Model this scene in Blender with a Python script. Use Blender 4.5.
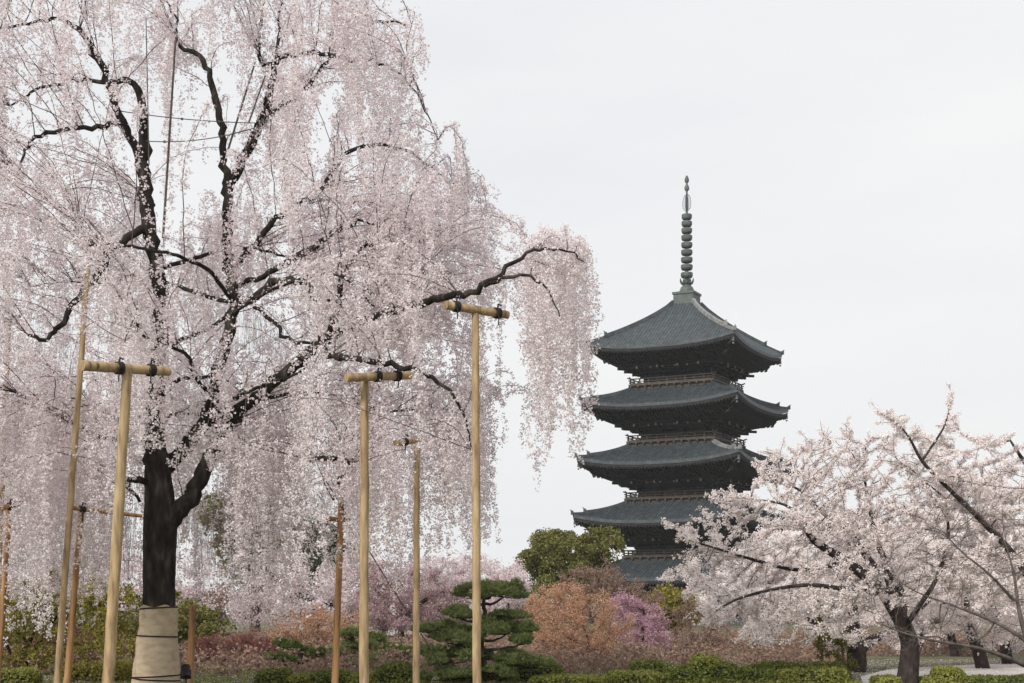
import bpy, math, random
import numpy as np
from mathutils import Vector

for _o in list(bpy.data.objects):
    bpy.data.objects.remove(_o, do_unlink=True)
SC = bpy.context.scene
COL = SC.collection
R = math.radians
F, HOR, CAMZ = 1500.0, 612.0, 1.6          # focal length in pixels, horizon row, eye height

# ------------------------------------------------------------------ camera
cam_d = bpy.data.cameras.new('camera')
cam = bpy.data.objects.new('camera', cam_d)
COL.objects.link(cam)
cam.location = (0, 0, CAMZ)
cam.rotation_euler = (R(90), 0, 0)
cam_d.sensor_width = 36.0
cam_d.lens = F / 1024 * 36.0
cam_d.shift_y = (HOR - 341.5) / 1024
cam_d.clip_end = 6000
SC.camera = cam
SC.render.resolution_x, SC.render.resolution_y = 1024, 683

# ------------------------------------------------------------------ world, sun, exposure
SUN_EL, SUN_AZ = 48.0, -62.0     # azimuth measured from +Y (view direction) towards +X
world = bpy.data.worlds.new('World')
SC.world = world
world.use_nodes = True
nt = world.node_tree
nt.nodes.clear()
out = nt.nodes.new('ShaderNodeOutputWorld')
sky = nt.nodes.new('ShaderNodeTexSky')
sky.sky_type = 'NISHITA'
sky.sun_disc = False
sky.sun_elevation = R(SUN_EL)
sky.sun_rotation = R(SUN_AZ)
sky.dust_density = 4.0
bg1 = nt.nodes.new('ShaderNodeBackground'); bg1.inputs['Strength'].default_value = 0.1
bg2 = nt.nodes.new('ShaderNodeBackground'); bg2.inputs['Strength'].default_value = 1.0
tc = nt.nodes.new('ShaderNodeTexCoord')
mp = nt.nodes.new('ShaderNodeMapping'); mp.inputs['Scale'].default_value = (1.2, 1.2, 4.5)
nz = nt.nodes.new('ShaderNodeTexNoise'); nz.inputs['Scale'].default_value = 2.2; nz.inputs['Detail'].default_value = 5
rp = nt.nodes.new('ShaderNodeValToRGB')
rp.color_ramp.elements[0].position = 0.3; rp.color_ramp.elements[0].color = (0.815, 0.83, 0.845, 1)
rp.color_ramp.elements[1].position = 0.7; rp.color_ramp.elements[1].color = (0.91, 0.905, 0.895, 1)
mx = nt.nodes.new('ShaderNodeMixShader'); mx.inputs[0].default_value = 0.93
L = nt.links.new
L(sky.outputs[0], bg1.inputs['Color'])
L(tc.outputs['Generated'], mp.inputs['Vector']); L(mp.outputs[0], nz.inputs['Vector'])
L(nz.outputs['Fac'], rp.inputs[0]); L(rp.outputs[0], bg2.inputs['Color'])
L(bg1.outputs[0], mx.inputs[1]); L(bg2.outputs[0], mx.inputs[2]); L(mx.outputs[0], out.inputs['Surface'])

sd = bpy.data.lights.new('sun', 'SUN')
sd.energy = 3.1
sd.angle = R(12)
sd.color = (1.0, 0.95, 0.88)
sun = bpy.data.objects.new('sun', sd)
COL.objects.link(sun)
_az, _el = R(-146), R(36)
_d = Vector((math.sin(_az) * math.cos(_el), math.cos(_az) * math.cos(_el), math.sin(_el)))
sky.sun_elevation = _el
sky.sun_rotation = _az
sun.rotation_euler = _d.to_track_quat('Z', 'Y').to_euler()
SC.view_settings.view_transform = 'Standard'
SC.view_settings.look = 'None'
SC.view_settings.exposure = 0.12
SC.view_settings.gamma = 1.0
SC.view_settings.use_curve_mapping = False
SC.cycles.max_bounces = 8
SC.cycles.diffuse_bounces = 5
SC.cycles.transmission_bounces = 4
SC.cycles.transparent_max_bounces = 4
SC.cycles.use_denoising = True

# ------------------------------------------------------------------ materials
def new_mat(name):
    m = bpy.data.materials.new(name)
    m.use_nodes = True
    m.node_tree.nodes.clear()
    return m, m.node_tree.nodes, m.node_tree.links.new

def ramp(n, stops):
    r = n.new('ShaderNodeValToRGB')
    e = r.color_ramp.elements
    while len(e) < len(stops):
        e.new(0.5)
    for el, (p, c) in zip(e, stops):
        el.position = p
        el.color = (c[0], c[1], c[2], 1)
    return r

def mat_noise(name, stops, scale=5, detail=6, rough=0.8, bump=0.3, bscale=None, stretch=(1, 1, 1), spec=0.3, dist=0.02, coord='Object'):
    m, n, l = new_mat(name)
    o = n.new('ShaderNodeOutputMaterial'); p = n.new('ShaderNodeBsdfPrincipled')
    t = n.new('ShaderNodeTexCoord'); mpp = n.new('ShaderNodeMapping')
    mpp.inputs['Scale'].default_value = stretch
    z = n.new('ShaderNodeTexNoise'); z.inputs['Scale'].default_value = scale; z.inputs['Detail'].default_value = detail
    r = ramp(n, stops)
    l(t.outputs[coord], mpp.inputs['Vector']); l(mpp.outputs[0], z.inputs['Vector'])
    l(z.outputs['Fac'], r.inputs[0]); l(r.outputs[0], p.inputs['Base Color'])
    p.inputs['Roughness'].default_value = rough
    p.inputs['Specular IOR Level'].default_value = spec
    if bump:
        z2 = n.new('ShaderNodeTexNoise'); z2.inputs['Scale'].default_value = bscale or scale * 3; z2.inputs['Detail'].default_value = 5
        l(mpp.outputs[0], z2.inputs['Vector'])
        b = n.new('ShaderNodeBump'); b.inputs['Strength'].default_value = bump; b.inputs['Distance'].default_value = dist
        l(z2.outputs['Fac'], b.inputs['Height']); l(b.outputs[0], p.inputs['Normal'])
    l(p.outputs[0], o.inputs['Surface'])
    return m

def mat_leaf(name, stops, transl=0.4, nscale=0.9, namount=0.35):
    """petals and leaves: a different tint for every single leaf, plus slow drift of hue through the crown"""
    m, n, l = new_mat(name)
    o = n.new('ShaderNodeOutputMaterial')
    g = n.new('ShaderNodeNewGeometry')
    t = n.new('ShaderNodeTexCoord')
    z = n.new('ShaderNodeTexNoise'); z.inputs['Scale'].default_value = nscale; z.inputs['Detail'].default_value = 3
    l(t.outputs['Object'], z.inputs['Vector'])
    mm = n.new('ShaderNodeMix'); mm.data_type = 'FLOAT'; mm.inputs[0].default_value = namount
    l(g.outputs['Random Per Island'], mm.inputs[2]); l(z.outputs['Fac'], mm.inputs[3])
    r = ramp(n, stops)
    l(mm.outputs[0], r.inputs[0])
    d = n.new('ShaderNodeBsdfDiffuse'); tr = n.new('ShaderNodeBsdfTranslucent')
    l(r.outputs[0], d.inputs['Color']); l(r.outputs[0], tr.inputs['Color'])
    x = n.new('ShaderNodeMixShader'); x.inputs[0].default_value = transl
    l(d.outputs[0], x.inputs[1]); l(tr.outputs[0], x.inputs[2]); l(x.outputs[0], o.inputs['Surface'])
    return m

M = {}
M['bark_dark'] = mat_noise('dark_bark', [(0.35, (.012, .010, .009)), (0.55, (.034, .028, .024)), (0.75, (.095, .082, .070))], 7, 9, .9, 1.0, 20, (1, 1, .35), .15, .03)
M['bark_cherry'] = mat_noise('cherry_bark', [(0.3, (.022, .017, .016)), (0.6, (.055, .043, .040)), (0.85, (.12, .10, .09))], 8, 8, .9, .8, 22, (1, 1, .6), .15, .03)
M['bark_grey'] = mat_noise('grey_bark', [(0.3, (.07, .058, .052)), (0.7, (.17, .145, .13))], 9, 6, .9, .5, 22, (1, 1, .5), .15)
M['bark_brown'] = mat_noise('brown_bark', [(0.3, (.035, .025, .019)), (0.7, (.10, .075, .06))], 9, 6, .9, .5, 22, (1, 1, .5), .15)
M['twig'] = mat_noise('twig_bark', [(0.3, (.08, .058, .055)), (0.7, (.17, .13, .125))], 9, 3, .9, 0)
M['weep'] = mat_leaf('weeping_blossom', [(0, (.54, .42, .43)), (.25, (.78, .70, .715)), (.65, (.87, .82, .83)), (1, (.94, .90, .895))], .44)
M['cherry'] = mat_leaf('cherry_blossom', [(0, (.52, .39, .385)), (.2, (.84, .755, .745)), (.6, (.91, .86, .85)), (1, (.95, .92, .91))], .38)
M['cherry_far'] = mat_leaf('far_cherry_blossom', [(0, (.62, .50, .52)), (.5, (.75, .65, .67)), (1, (.85, .78, .78))], .4)
M['plum'] = mat_leaf('plum_blossom', [(0, (.24, .15, .15)), (.5, (.46, .33, .345)), (1, (.70, .56, .57))], .35)
M['magenta'] = mat_leaf('magenta_blossom', [(0, (.34, .18, .25)), (.5, (.54, .34, .42)), (1, (.72, .54, .59))], .4)
M['salmon'] = mat_leaf('salmon_leaves', [(0, (.32, .18, .11)), (.5, (.54, .33, .22)), (1, (.68, .47, .34))], .35)
M['redbrown'] = mat_leaf('red_brown_leaves', [(0, (.12, .05, .045)), (.5, (.22, .10, .09)), (1, (.32, .17, .14))], .3)
M['brownbud'] = mat_leaf('brown_buds', [(0, (.16, .10, .08)), (.5, (.28, .19, .15)), (1, (.42, .31, .24))], .3)
M['yellowgreen'] = mat_leaf('yellow_green_leaves', [(0, (.13, .10, .03)), (.5, (.27, .245, .055)), (1, (.42, .36, .11))], .4)
M['olive'] = mat_leaf('olive_leaves', [(0, (.06, .065, .02)), (.5, (.165, .165, .052)), (1, (.31, .285, .10))], .3)
M['evergreen'] = mat_leaf('dark_evergreen_leaves', [(0, (.012, .028, .015)), (.6, (.03, .06, .03)), (1, (.07, .11, .05))], .2)
M['needle'] = mat_leaf('pine_needles', [(0, (.06, .085, .035)), (.45, (.22, .28, .11)), (1, (.48, .50, .22))], .4, 2.5, .4)
M['needle_y'] = mat_leaf('young_pine_needles', [(0, (.04, .065, .02)), (.5, (.11, .15, .045)), (1, (.24, .25, .085))], .2, 2.5, .5)
M['hedge'] = mat_leaf('clipped_leaves', [(0, (.05, .07, .018)), (.5, (.165, .20, .055)), (1, (.32, .33, .11))], .25)
M['hedge_y'] = mat_leaf('clipped_young_leaves', [(0, (.12, .14, .03)), (.5, (.26, .28, .07)), (1, (.40, .39, .13))], .3)
M['grass'] = mat_leaf('grass_blades', [(0, (.08, .11, .025)), (.5, (.19, .21, .055)), (1, (.33, .31, .11))], .3)
M['core'] = mat_noise('painted_shade_core', [(0.3, (.02, .022, .012)), (.7, (.045, .05, .022))], 6, 4, 1, .3)
M['ground'] = mat_noise('garden_ground', [(0.3, (.055, .06, .026)), (.5, (.10, .095, .05)), (.7, (.16, .14, .10))], .45, 8, .95, .4, 14)
M['path'] = mat_noise('pale_gravel', [(0.3, (.42, .40, .37)), (.7, (.56, .54, .51))], 1.2, 8, .95, .4, 40)
M['bamboo'] = mat_noise('peeled_log', [(0.28, (.11, .07, .04)), (.40, (.29, .20, .11)), (.56, (.41, .30, .165)), (.75, (.52, .40, .24))], 4, 9, .65, .35, 14, (3, 3, .5), .3)
M['cedar'] = mat_noise('orange_log', [(0.28, (.10, .055, .03)), (.42, (.27, .145, .065)), (.58, (.37, .21, .09)), (.75, (.50, .32, .16))], 4, 9, .7, .25, 14, (3, 3, .22), .3)
M['logend'] = mat_noise('log_end', [(0.3, (.40, .30, .18)), (.7, (.55, .43, .28))], 9, 3, .8, 0)
M['rope'] = mat_noise('black_rope', [(0.3, (.012, .011, .010)), (.7, (.035, .030, .026))], 20, 3, .9, .3)
M['wire'] = mat_noise('steel_wire', [(0.3, (.09, .085, .08)), (.7, (.17, .165, .16))], 20, 3, .6, 0)
M['burlap'] = mat_noise('burlap', [(0.25, (.36, .28, .19)), (.5, (.50, .41, .29)), (.8, (.60, .51, .38))], 5, 8, .95, .5, 60, (1, 1, 2.2), .1)
M['black'] = mat_noise('black_metal', [(0.3, (.012, .012, .013)), (.7, (.028, .028, .03))], 9, 3, .5, .1)
M['glass'] = mat_noise('lens_glass', [(0.3, (.2, .2, .2)), (.7, (.3, .3, .3))], 9, 3, .15, 0)
M['tile'] = mat_noise('grey_roof_tile', [(0.25, (.024, .032, .038)), (.5, (.044, .055, .063)), (.8, (.095, .11, .118))], 1.6, 9, .55, .5, 9, (1, 1, 1), .45, .05)
M['highlit_ridge_tile'] = mat_noise('highlit_ridge_tile', [(0.3, (.12, .13, .14)), (.7, (.30, .30, .29))], 2, 7, .7, .4, 12)
M['timber'] = mat_noise('old_timber', [(0.3, (.017, .018, .020)), (.6, (.033, .034, .037)), (.85, (.062, .060, .060))], 2.5, 8, .85, .4, 12)
M['timber_pale'] = mat_noise('weathered_timber', [(0.3, (.05, .042, .036)), (.7, (.11, .092, .078))], 3, 8, .85, .3, 12)
M['ochre'] = mat_noise('painted_beam_end', [(0.3, (.16, .13, .09)), (.7, (.26, .22, .16))], 3, 4, .8, 0)
M['plaster'] = mat_noise('grey_plaster', [(0.3, (.05, .047, .043)), (.7, (.10, .092, .083))], 2, 7, .9, .2)
M['copper'] = mat_noise('green_copper', [(0.25, (.048, .060, .058)), (.55, (.085, .104, .100)), (.8, (.14, .165, .155))], 1.5, 7, .6, .2, 8, (1, 1, 1), .4)
M['stone'] = mat_noise('grey_stone', [(0.3, (.22, .21, .2)), (.7, (.36, .35, .33))], 1.5, 8, .9, .3)
M['whitewall'] = mat_noise('pale_plaster', [(0.3, (.50, .48, .45)), (.7, (.64, .62, .58))], 1.5, 6, .9, .1)
M['brownwall'] = mat_noise('brown_plaster', [(0.3, (.13, .085, .06)), (.7, (.22, .15, .11))], 1.5, 6, .9, .1)
M['white'] = mat_noise('white_paint', [(0.3, (.72, .72, .70)), (.7, (.80, .80, .78))], 3, 4, .6, 0)

# ------------------------------------------------------------------ mesh helpers
class Geo:
    def __init__(s):
        s.v = []; s.f = []; s.n = 0; s.mi = []
    def add(s, V, Fc, mi=0):
        V = np.asarray(V, float); Fc = np.asarray(Fc, int)
        if len(V) == 0 or len(Fc) == 0:
            return
        s.v.append(V); s.f.append(Fc + s.n); s.mi.append(np.full(len(Fc), mi)); s.n += len(V)
    def box(s, c, h, rz=0.0, mi=0, axes=None):
        """box, centre c, half sizes h, turned by rz about Z (or with explicit axes rows)"""
        q = np.array([[-1, -1, -1], [1, -1, -1], [1, 1, -1], [-1, 1, -1], [-1, -1, 1], [1, -1, 1], [1, 1, 1], [-1, 1, 1]], float) * np.asarray(h)
        if axes is not None:
            q = q @ np.asarray(axes, float)
        elif rz:
            cz, sz = math.cos(rz), math.sin(rz)
            q = np.stack([q[:, 0] * cz - q[:, 1] * sz, q[:, 0] * sz + q[:, 1] * cz, q[:, 2]], 1)
        s.add(q + np.asarray(c), [[0, 3, 2, 1], [4, 5, 6, 7], [0, 1, 5, 4], [1, 2, 6, 5], [2, 3, 7, 6], [3, 0, 4, 7]], mi)
    def beam(s, a, b, w, h, mi=0):
        """rectangular beam from a to b"""
        a = np.asarray(a, float); b = np.asarray(b, float)
        d = b - a; ln = np.linalg.norm(d); d /= ln
        side = np.cross(d, [0, 0, 1.0])
        if np.linalg.norm(side) < 1e-5:
            side = np.array([1.0, 0, 0])
        side /= np.linalg.norm(side)
        up = np.cross(side, d)
        s.box((a + b) / 2, (ln / 2, w / 2, h / 2), axes=[d, side, up], mi=mi)
    def tube(s, P, rad, k=8, cap=True, mi=0):
        P = np.asarray(P, float); n = len(P)
        rad = np.broadcast_to(np.asarray(rad, float), (n,))
        T = np.gradient(P, axis=0)
        T /= np.linalg.norm(T, axis=1)[:, None] + 1e-9
        ref = np.array([1.0, 0, 0]) if abs(T[0][0]) < .8 else np.array([0, 1.0, 0])
        U = np.empty_like(P)
        u = ref - T[0] * (ref @ T[0])
        for i in range(n):
            u = u - T[i] * (u @ T[i])
            u /= np.linalg.norm(u) + 1e-9
            U[i] = u
        W = np.cross(T, U)
        a = np.arange(k) * 2 * math.pi / k
        V = P[:, None] + rad[:, None, None] * (np.cos(a)[None, :, None] * U[:, None] + np.sin(a)[None, :, None] * W[:, None])
        i = np.arange(n - 1)[:, None] * k; j = np.arange(k)[None]; j2 = (j + 1) % k
        Q = np.stack([i + j, i + j2, i + k + j2, i + k + j], -1).reshape(-1, 4)
        s.add(V.reshape(-1, 3), Q, mi)
        if cap:
            for e, o in ((0, -1), (n - 1, 1)):
                V2 = np.vstack([V[e], P[e] + T[e] * o * rad[e] * .15])
                tri = [[q, (q + 1) % k, k] if o > 0 else [(q + 1) % k, q, k] for q in range(k)]
                s.add(V2, tri, mi)
    def lathe(s, c, prof, k=16, mi=0):
        prof = np.asarray(prof, float); n = len(prof); a = np.arange(k) * 2 * math.pi / k
        V = np.stack([prof[:, :1] * np.cos(a), prof[:, :1] * np.sin(a), np.repeat(prof[:, 1:], k, 1)], -1) + np.asarray(c)
        i = np.arange(n - 1)[:, None] * k; j = np.arange(k)[None]; j2 = (j + 1) % k
        s.add(V.reshape(-1, 3), np.stack([i + j, i + j2, i + k + j2, i + k + j], -1).reshape(-1, 4), mi)
    def grid(s, V, mi=0):
        """V: (a,b,3) array of points"""
        a, b = V.shape[:2]
        i = np.arange(a - 1)[:, None] * b; j = np.arange(b - 1)[None]
        s.add(V.reshape(-1, 3), np.stack([i + j, i + j + 1, i + b + j + 1, i + b + j], -1).reshape(-1, 4), mi)
    def build(s, name, mats, parent=None, smooth=False, origin=None):
        me = bpy.data.meshes.new(name)
        V = np.concatenate(s.v)
        if origin is not None:
            V = V - np.asarray(origin)
        me.vertices.add(len(V)); me.vertices.foreach_set('co', V.astype(np.float32).ravel())
        tot = np.concatenate([np.full(len(f), f.shape[1]) for f in s.f])
        idx = np.concatenate([f.ravel() for f in s.f])
        me.loops.add(len(idx)); me.loops.foreach_set('vertex_index', idx.astype(np.int32))
        me.polygons.add(len(tot))
        me.polygons.foreach_set('loop_start', (np.cumsum(tot) - tot).astype(np.int32))
        if not isinstance(mats, (list, tuple)):
            mats = [mats]
        for m in mats:
            me.materials.append(m)
        me.polygons.foreach_set('material_index', np.concatenate(s.mi).astype(np.int32))
        me.update(calc_edges=True)
        me.polygons.foreach_set('use_smooth', np.full(len(tot), bool(smooth)))
        o = bpy.data.objects.new(name, me)
        COL.objects.link(o)
        if parent is not None:
            o.parent = parent
        elif origin is not None:
            o.location = origin
        return o

def empty(name, loc, label=None, cat=None, group=None, rz=0.0):
    o = bpy.data.objects.new(name, None)
    COL.objects.link(o)
    o.location = loc
    o.rotation_euler = (0, 0, rz)
    o.empty_display_size = .3
    tag(o, label, cat, group)
    return o

def tag(o, label=None, cat=None, group=None, kind=None):
    for k, v in (('label', label), ('category', cat), ('group', group), ('kind', kind)):
        if v:
            o[k] = v
    return o

def W(px, py, Y):
    """photo pixel + distance -> point of the place"""
    return np.array([(px - 512) * Y / F, Y, CAMZ + (HOR - py) * Y / F])

def smooth_path(P, step=.15, jit=0.0, rng=None):
    """Catmull-Rom through P (n, 3 or 4 columns: radius last), resampled"""
    P = np.asarray(P, float)
    Q = np.vstack([2 * P[0] - P[1], P, 2 * P[-1] - P[-2]])
    o = []
    for i in range(1, len(Q) - 2):
        a, b, c, d = Q[i - 1:i + 3]
        n = max(2, int(np.linalg.norm((c - b)[:3]) / step) + 1)
        t = np.linspace(0, 1, n, endpoint=False)[:, None]
        o.append(.5 * (2 * b + (c - a) * t + (2 * a - 5 * b + 4 * c - d) * t * t + (3 * b - a - 3 * c + d) * t ** 3))
    o.append(P[-1:])
    o = np.vstack(o)
    if jit and rng is not None:
        w = rng.normal(0, jit, (len(o), 3))
        w[0] = w[-1] = 0
        o[:, :3] += w
    return o

def rand_unit(rng, n):
    v = rng.normal(size=(n, 3))
    return v / np.linalg.norm(v, axis=1)[:, None]

def leaf_quads(g, P, size, rng, aspect=1.0, fold=.35, up=0.0, mi=0):
    """one small folded four-cornered petal or leaf at every point"""
    P = np.asarray(P, float)
    n = len(P)
    if n == 0:
        return
    nrm = rand_unit(rng, n)
    if up:
        nrm[:, 2] += up
        nrm /= np.linalg.norm(nrm, axis=1)[:, None]
    u = np.cross(nrm, rand_unit(rng, n)); u /= np.linalg.norm(u, axis=1)[:, None] + 1e-9
    v = np.cross(nrm, u)
    s = (np.asarray(size) * rng.uniform(.65, 1.3, n))[:, None] * .5
    f = nrm * s * fold
    V = np.stack([P + u * s * aspect + f, P + v * s - f, P - u * s * aspect + f, P - v * s - f], 1).reshape(-1, 3)
    g.add(V, np.arange(4 * n).reshape(-1, 4), mi)

# ------------------------------------------------------------------ tree skeletons by space colonisation
def colonize(lines, attr, D=.35, di=3.0, dk=.6, iters=90, rng=None, trop=(0, 0, 0), jit=.12):
    """lines: list of (k,4) paths (x,y,z,radius); grows a branching skeleton towards the points attr"""
    P, par, rad = [], [], []
    for li, ln in enumerate(lines):
        pts = smooth_path(ln, D)
        if li == 0:
            prev = -1
        else:
            prev = int(np.argmin(np.linalg.norm(np.array(P) - pts[0, :3], axis=1)))
            pts = pts[1:]
        for q in pts:
            P.append(q[:3]); par.append(prev); rad.append(q[3]); prev = len(P) - 1
    P = np.array(P); par = list(par); rad = list(rad)
    best = np.full(len(attr), 1e9); bi = np.zeros(len(attr), int)
    def upd(lo):
        nonlocal best, bi
        for c in range(lo, len(P), 400):
            d = np.linalg.norm(attr[:, None] - P[None, c:c + 400], axis=2)
            k = d.argmin(1); m = d[np.arange(len(attr)), k]
            w = m < best
            best[w] = m[w]; bi[w] = k[w] + c
    upd(0)
    trop = np.array(trop, float)
    for it in range(iters):
        act = best < di
        if not act.any():
            if len(attr) == 0:
                break
            act = best < best.min() * 1.05 + .01
        idx = bi[act]
        dirs = attr[act] - P[idx]
        dirs /= np.linalg.norm(dirs, axis=1)[:, None] + 1e-9
        nodes = np.unique(idx)
        acc = np.zeros((len(P), 3))
        np.add.at(acc, idx, dirs)
        nd = acc[nodes]
        nd /= np.linalg.norm(nd, axis=1)[:, None] + 1e-9
        nd += trop + rng.normal(0, jit, nd.shape)
        nd /= np.linalg.norm(nd, axis=1)[:, None] + 1e-9
        newp = P[nodes] + nd * D
        lo = len(P)
        P = np.vstack([P, newp]); par += list(nodes); rad += [0] * len(nodes)
        upd(lo)
        keep = best > dk
        attr, best, bi = attr[keep], best[keep], bi[keep]
        if len(attr) == 0 or len(P) > 9000:
            break
    return P, np.array(par), np.array(rad)

def pipe_radii(P, par, man, tip=.006, e=2.3, top=None):
    n = len(P)
    acc = np.zeros(n)
    kids = np.zeros(n, int)
    for i in range(n - 1, -1, -1):
        if acc[i] == 0:
            acc[i] = tip ** e
        if par[i] >= 0:
            acc[par[i]] += acc[i]; kids[par[i]] += 1
    r = acc ** (1 / e)
    auto = man == 0
    if top:
        r[auto] = np.minimum(r[auto], top)
    r = np.where(auto, r, man)
    for i in range(n):                       # no branch thicker than what carries it
        if par[i] >= 0:
            r[i] = min(r[i], r[par[i]] * .97)
    return r, kids

def skeleton_tubes(g, P, par, r, big=7):
    n = len(P)
    ch = [[] for _ in range(n)]
    for i in range(n):
        if par[i] >= 0:
            ch[par[i]].append(i)
    stack = [(-1, i) for i in range(n) if par[i] < 0]
    while stack:
        p, i = stack.pop()
        ids = ([p] if p >= 0 else []) + [i]
        while ch[i]:
            c = sorted(ch[i], key=lambda q: -r[q])
            for o in c[1:]:
                stack.append((i, o))
            i = c[0]
            ids.append(i)
        if len(ids) > 1:
            rr = r[ids].copy()
            if p >= 0:
                rr[0] = rr[1]
            k = big if rr.max() > .08 else (5 if rr.max() > .02 else 3)
            g.tube(P[ids], rr, k, cap=False)

def in_blobs(blobs, n, rng):
    """random points inside a union of ellipsoids given as (px, py, Y, rpx, rpy, depth radius m)"""
    vol = np.array([b[3] * b[4] * b[5] * (b[2] / F) ** 2 for b in blobs])
    cnt = np.maximum(1, (n * vol / vol.sum()).astype(int))
    o = []
    for b, c in zip(blobs, cnt):
        q = rand_unit(rng, c) * (rng.random(c) ** (1 / 3))[:, None]
        k = b[2] / F
        o.append(W(b[0], b[1], b[2]) + q * np.array([b[3] * k, b[5], b[4] * k]))
    return np.vstack(o)

def path_px(pts, Y):
    """(px, py, dY, radius) rows -> world path rows"""
    return np.array([np.append(W(p[0], p[1], Y + p[2]), p[3]) for p in pts])

def drop_to_ground(line, Y, r):
    """put the foot of a trunk on the ground below its first point"""
    f = line[0].copy(); f[2] = -.15; f[3] = r
    return np.vstack([f, line]) if line[0][2] > .05 else line

def flower_tree(name, label, cat, lines, blobs, nattr, nflow, fsize, seed, mat, bark, D=.35, dk=.55, di=3.2, clump=.07, group=None, trop=(0, 0, .05), thin=.03, per=6, tip=.006, top=.07, bare=0.0, crown_name='blossoms'):
    rng = np.random.default_rng(seed)
    A = in_blobs(blobs, nattr, rng)
    P, par, man = colonize(lines, A, D, di, dk, 110, rng, trop)
    r, kids = pipe_radii(P, par, man, tip, top=top)
    base = lines[0][0][:3].copy(); base[2] = 0
    root = empty(name, base, label, cat, group)
    g = Geo()
    skeleton_tubes(g, P - base, par, r)
    # fine side twigs that carry the flowers
    sel = np.where((r < thin) & (par >= 0))[0]
    tw = []
    for i in sel:
        a, b = P[par[i]], P[i]
        d = b - a
        for _ in range(2 if rng.random() < .4 else 1):
            t = rng.random()
            dd = rand_unit(rng, 1)[0]; dd[2] = abs(dd[2]) * .8 - .1
            q = a + d * t
            e = q + (d / (np.linalg.norm(d) + 1e-9) * .5 + dd) * D * rng.uniform(.6, 1.7)
            tw.append((q, e))
    for q, e in tw:
        m = (q + e) / 2 + rng.normal(0, .02, 3)
        g.tube(np.array([q, m, e]) - base, [tip * .9, tip * .8, tip * .5], 3, cap=False)
    g.build('trunk', bark, root, True)
    if nflow:
        segs = np.array([(P[par[i]], P[i]) for i in sel] + tw)
        if bare:
            segs = segs[rng.random(len(segs)) > bare]
        nc = nflow // per
        k = rng.integers(0, len(segs), nc)
        t = rng.random(nc)[:, None]
        C = segs[k, 0] * (1 - t) + segs[k, 1] * t + rng.normal(0, clump * .4, (nc, 3))
        Pn = np.repeat(C, per, 0) + rng.normal(0, clump * .55, (nc * per, 3))
        gf = Geo()
        leaf_quads(gf, Pn - base, fsize, rng)
        gf.build(crown_name, mat, root)
    return root

def leafy_tree(name, label, cat, line, blobs, nclump, per, lsize, seed, mat, bark, cr=.6, group=None, flat=.75, crown_name='crown', up=.6):
    """evergreen: many leaf clumps spread over the crown, each carried by a limb"""
    rng = np.random.default_rng(seed)
    C = in_blobs(blobs, nclump, rng)
    base = line[0][:3].copy(); base[2] = 0
    root = empty(name, base, label, cat, group)
    P, par, man = colonize([line], C[::3].copy(), .6, 6, .8, 60, rng)
    r, _ = pipe_radii(P, par, man, .012)
    g = Geo(); skeleton_tubes(g, P - base, par, r); g.build('trunk', bark, root, True)
    n = len(C) * per
    rr = np.repeat(rng.uniform(.6, 1.25, len(C)) * cr, per)[:, None]
    q = rand_unit(rng, n); q[:, 2] = np.where(rng.random(n) < .7, np.abs(q[:, 2]), q[:, 2]) * flat
    Pn = np.repeat(C, per, 0) + q * rr * rng.uniform(.55, 1.05, n)[:, None]
    gf = Geo(); leaf_quads(gf, Pn - base, lsize, rng, 1.3, .3, up)
    gf.build(crown_name, mat, root)
    return root
# ================================================================== SETTING
g = Geo()
s = 280.0
g.add([[-s, -40, 0], [s, -40, 0], [s, 520, 0], [-s, 520, 0]], [[0, 1, 2, 3]])
tag(g.build('ground', M['ground']), kind='structure')
g = Geo()
# pale gravel walk that crosses the garden behind the right cherry trees
pa = np.array([[7.3, 31], [8.6, 37], [10.6, 42], [14.5, 46], [30, 49], [70, 51]]); pb = np.array([[10.2, 31], [11.6, 36], [13.6, 39.5], [17, 41.5], [30, 43.5], [70, 45]])
g.grid(np.stack([np.column_stack([pa, np.full(6, .008)]), np.column_stack([pb, np.full(6, .008)])], 0))
tag(g.build('gravel_path', M['path']), kind='structure')
# ================================================================== PAGODA
PY = 187.0
PX = (686.8 - 512) * PY / F
ROT = R(17.8 - 45)
CORN = [(1, -1), (1, 1), (-1, 1), (-1, -1)]

def ring_faces(k):
    """rotation of face k: outward direction is -Y for k=0"""
    a = k * math.pi / 2
    return lambda V: np.stack([V[..., 0] * math.cos(a) - V[..., 1] * math.sin(a), V[..., 0] * math.sin(a) + V[..., 1] * math.cos(a), V[..., 2]], -1)

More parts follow.
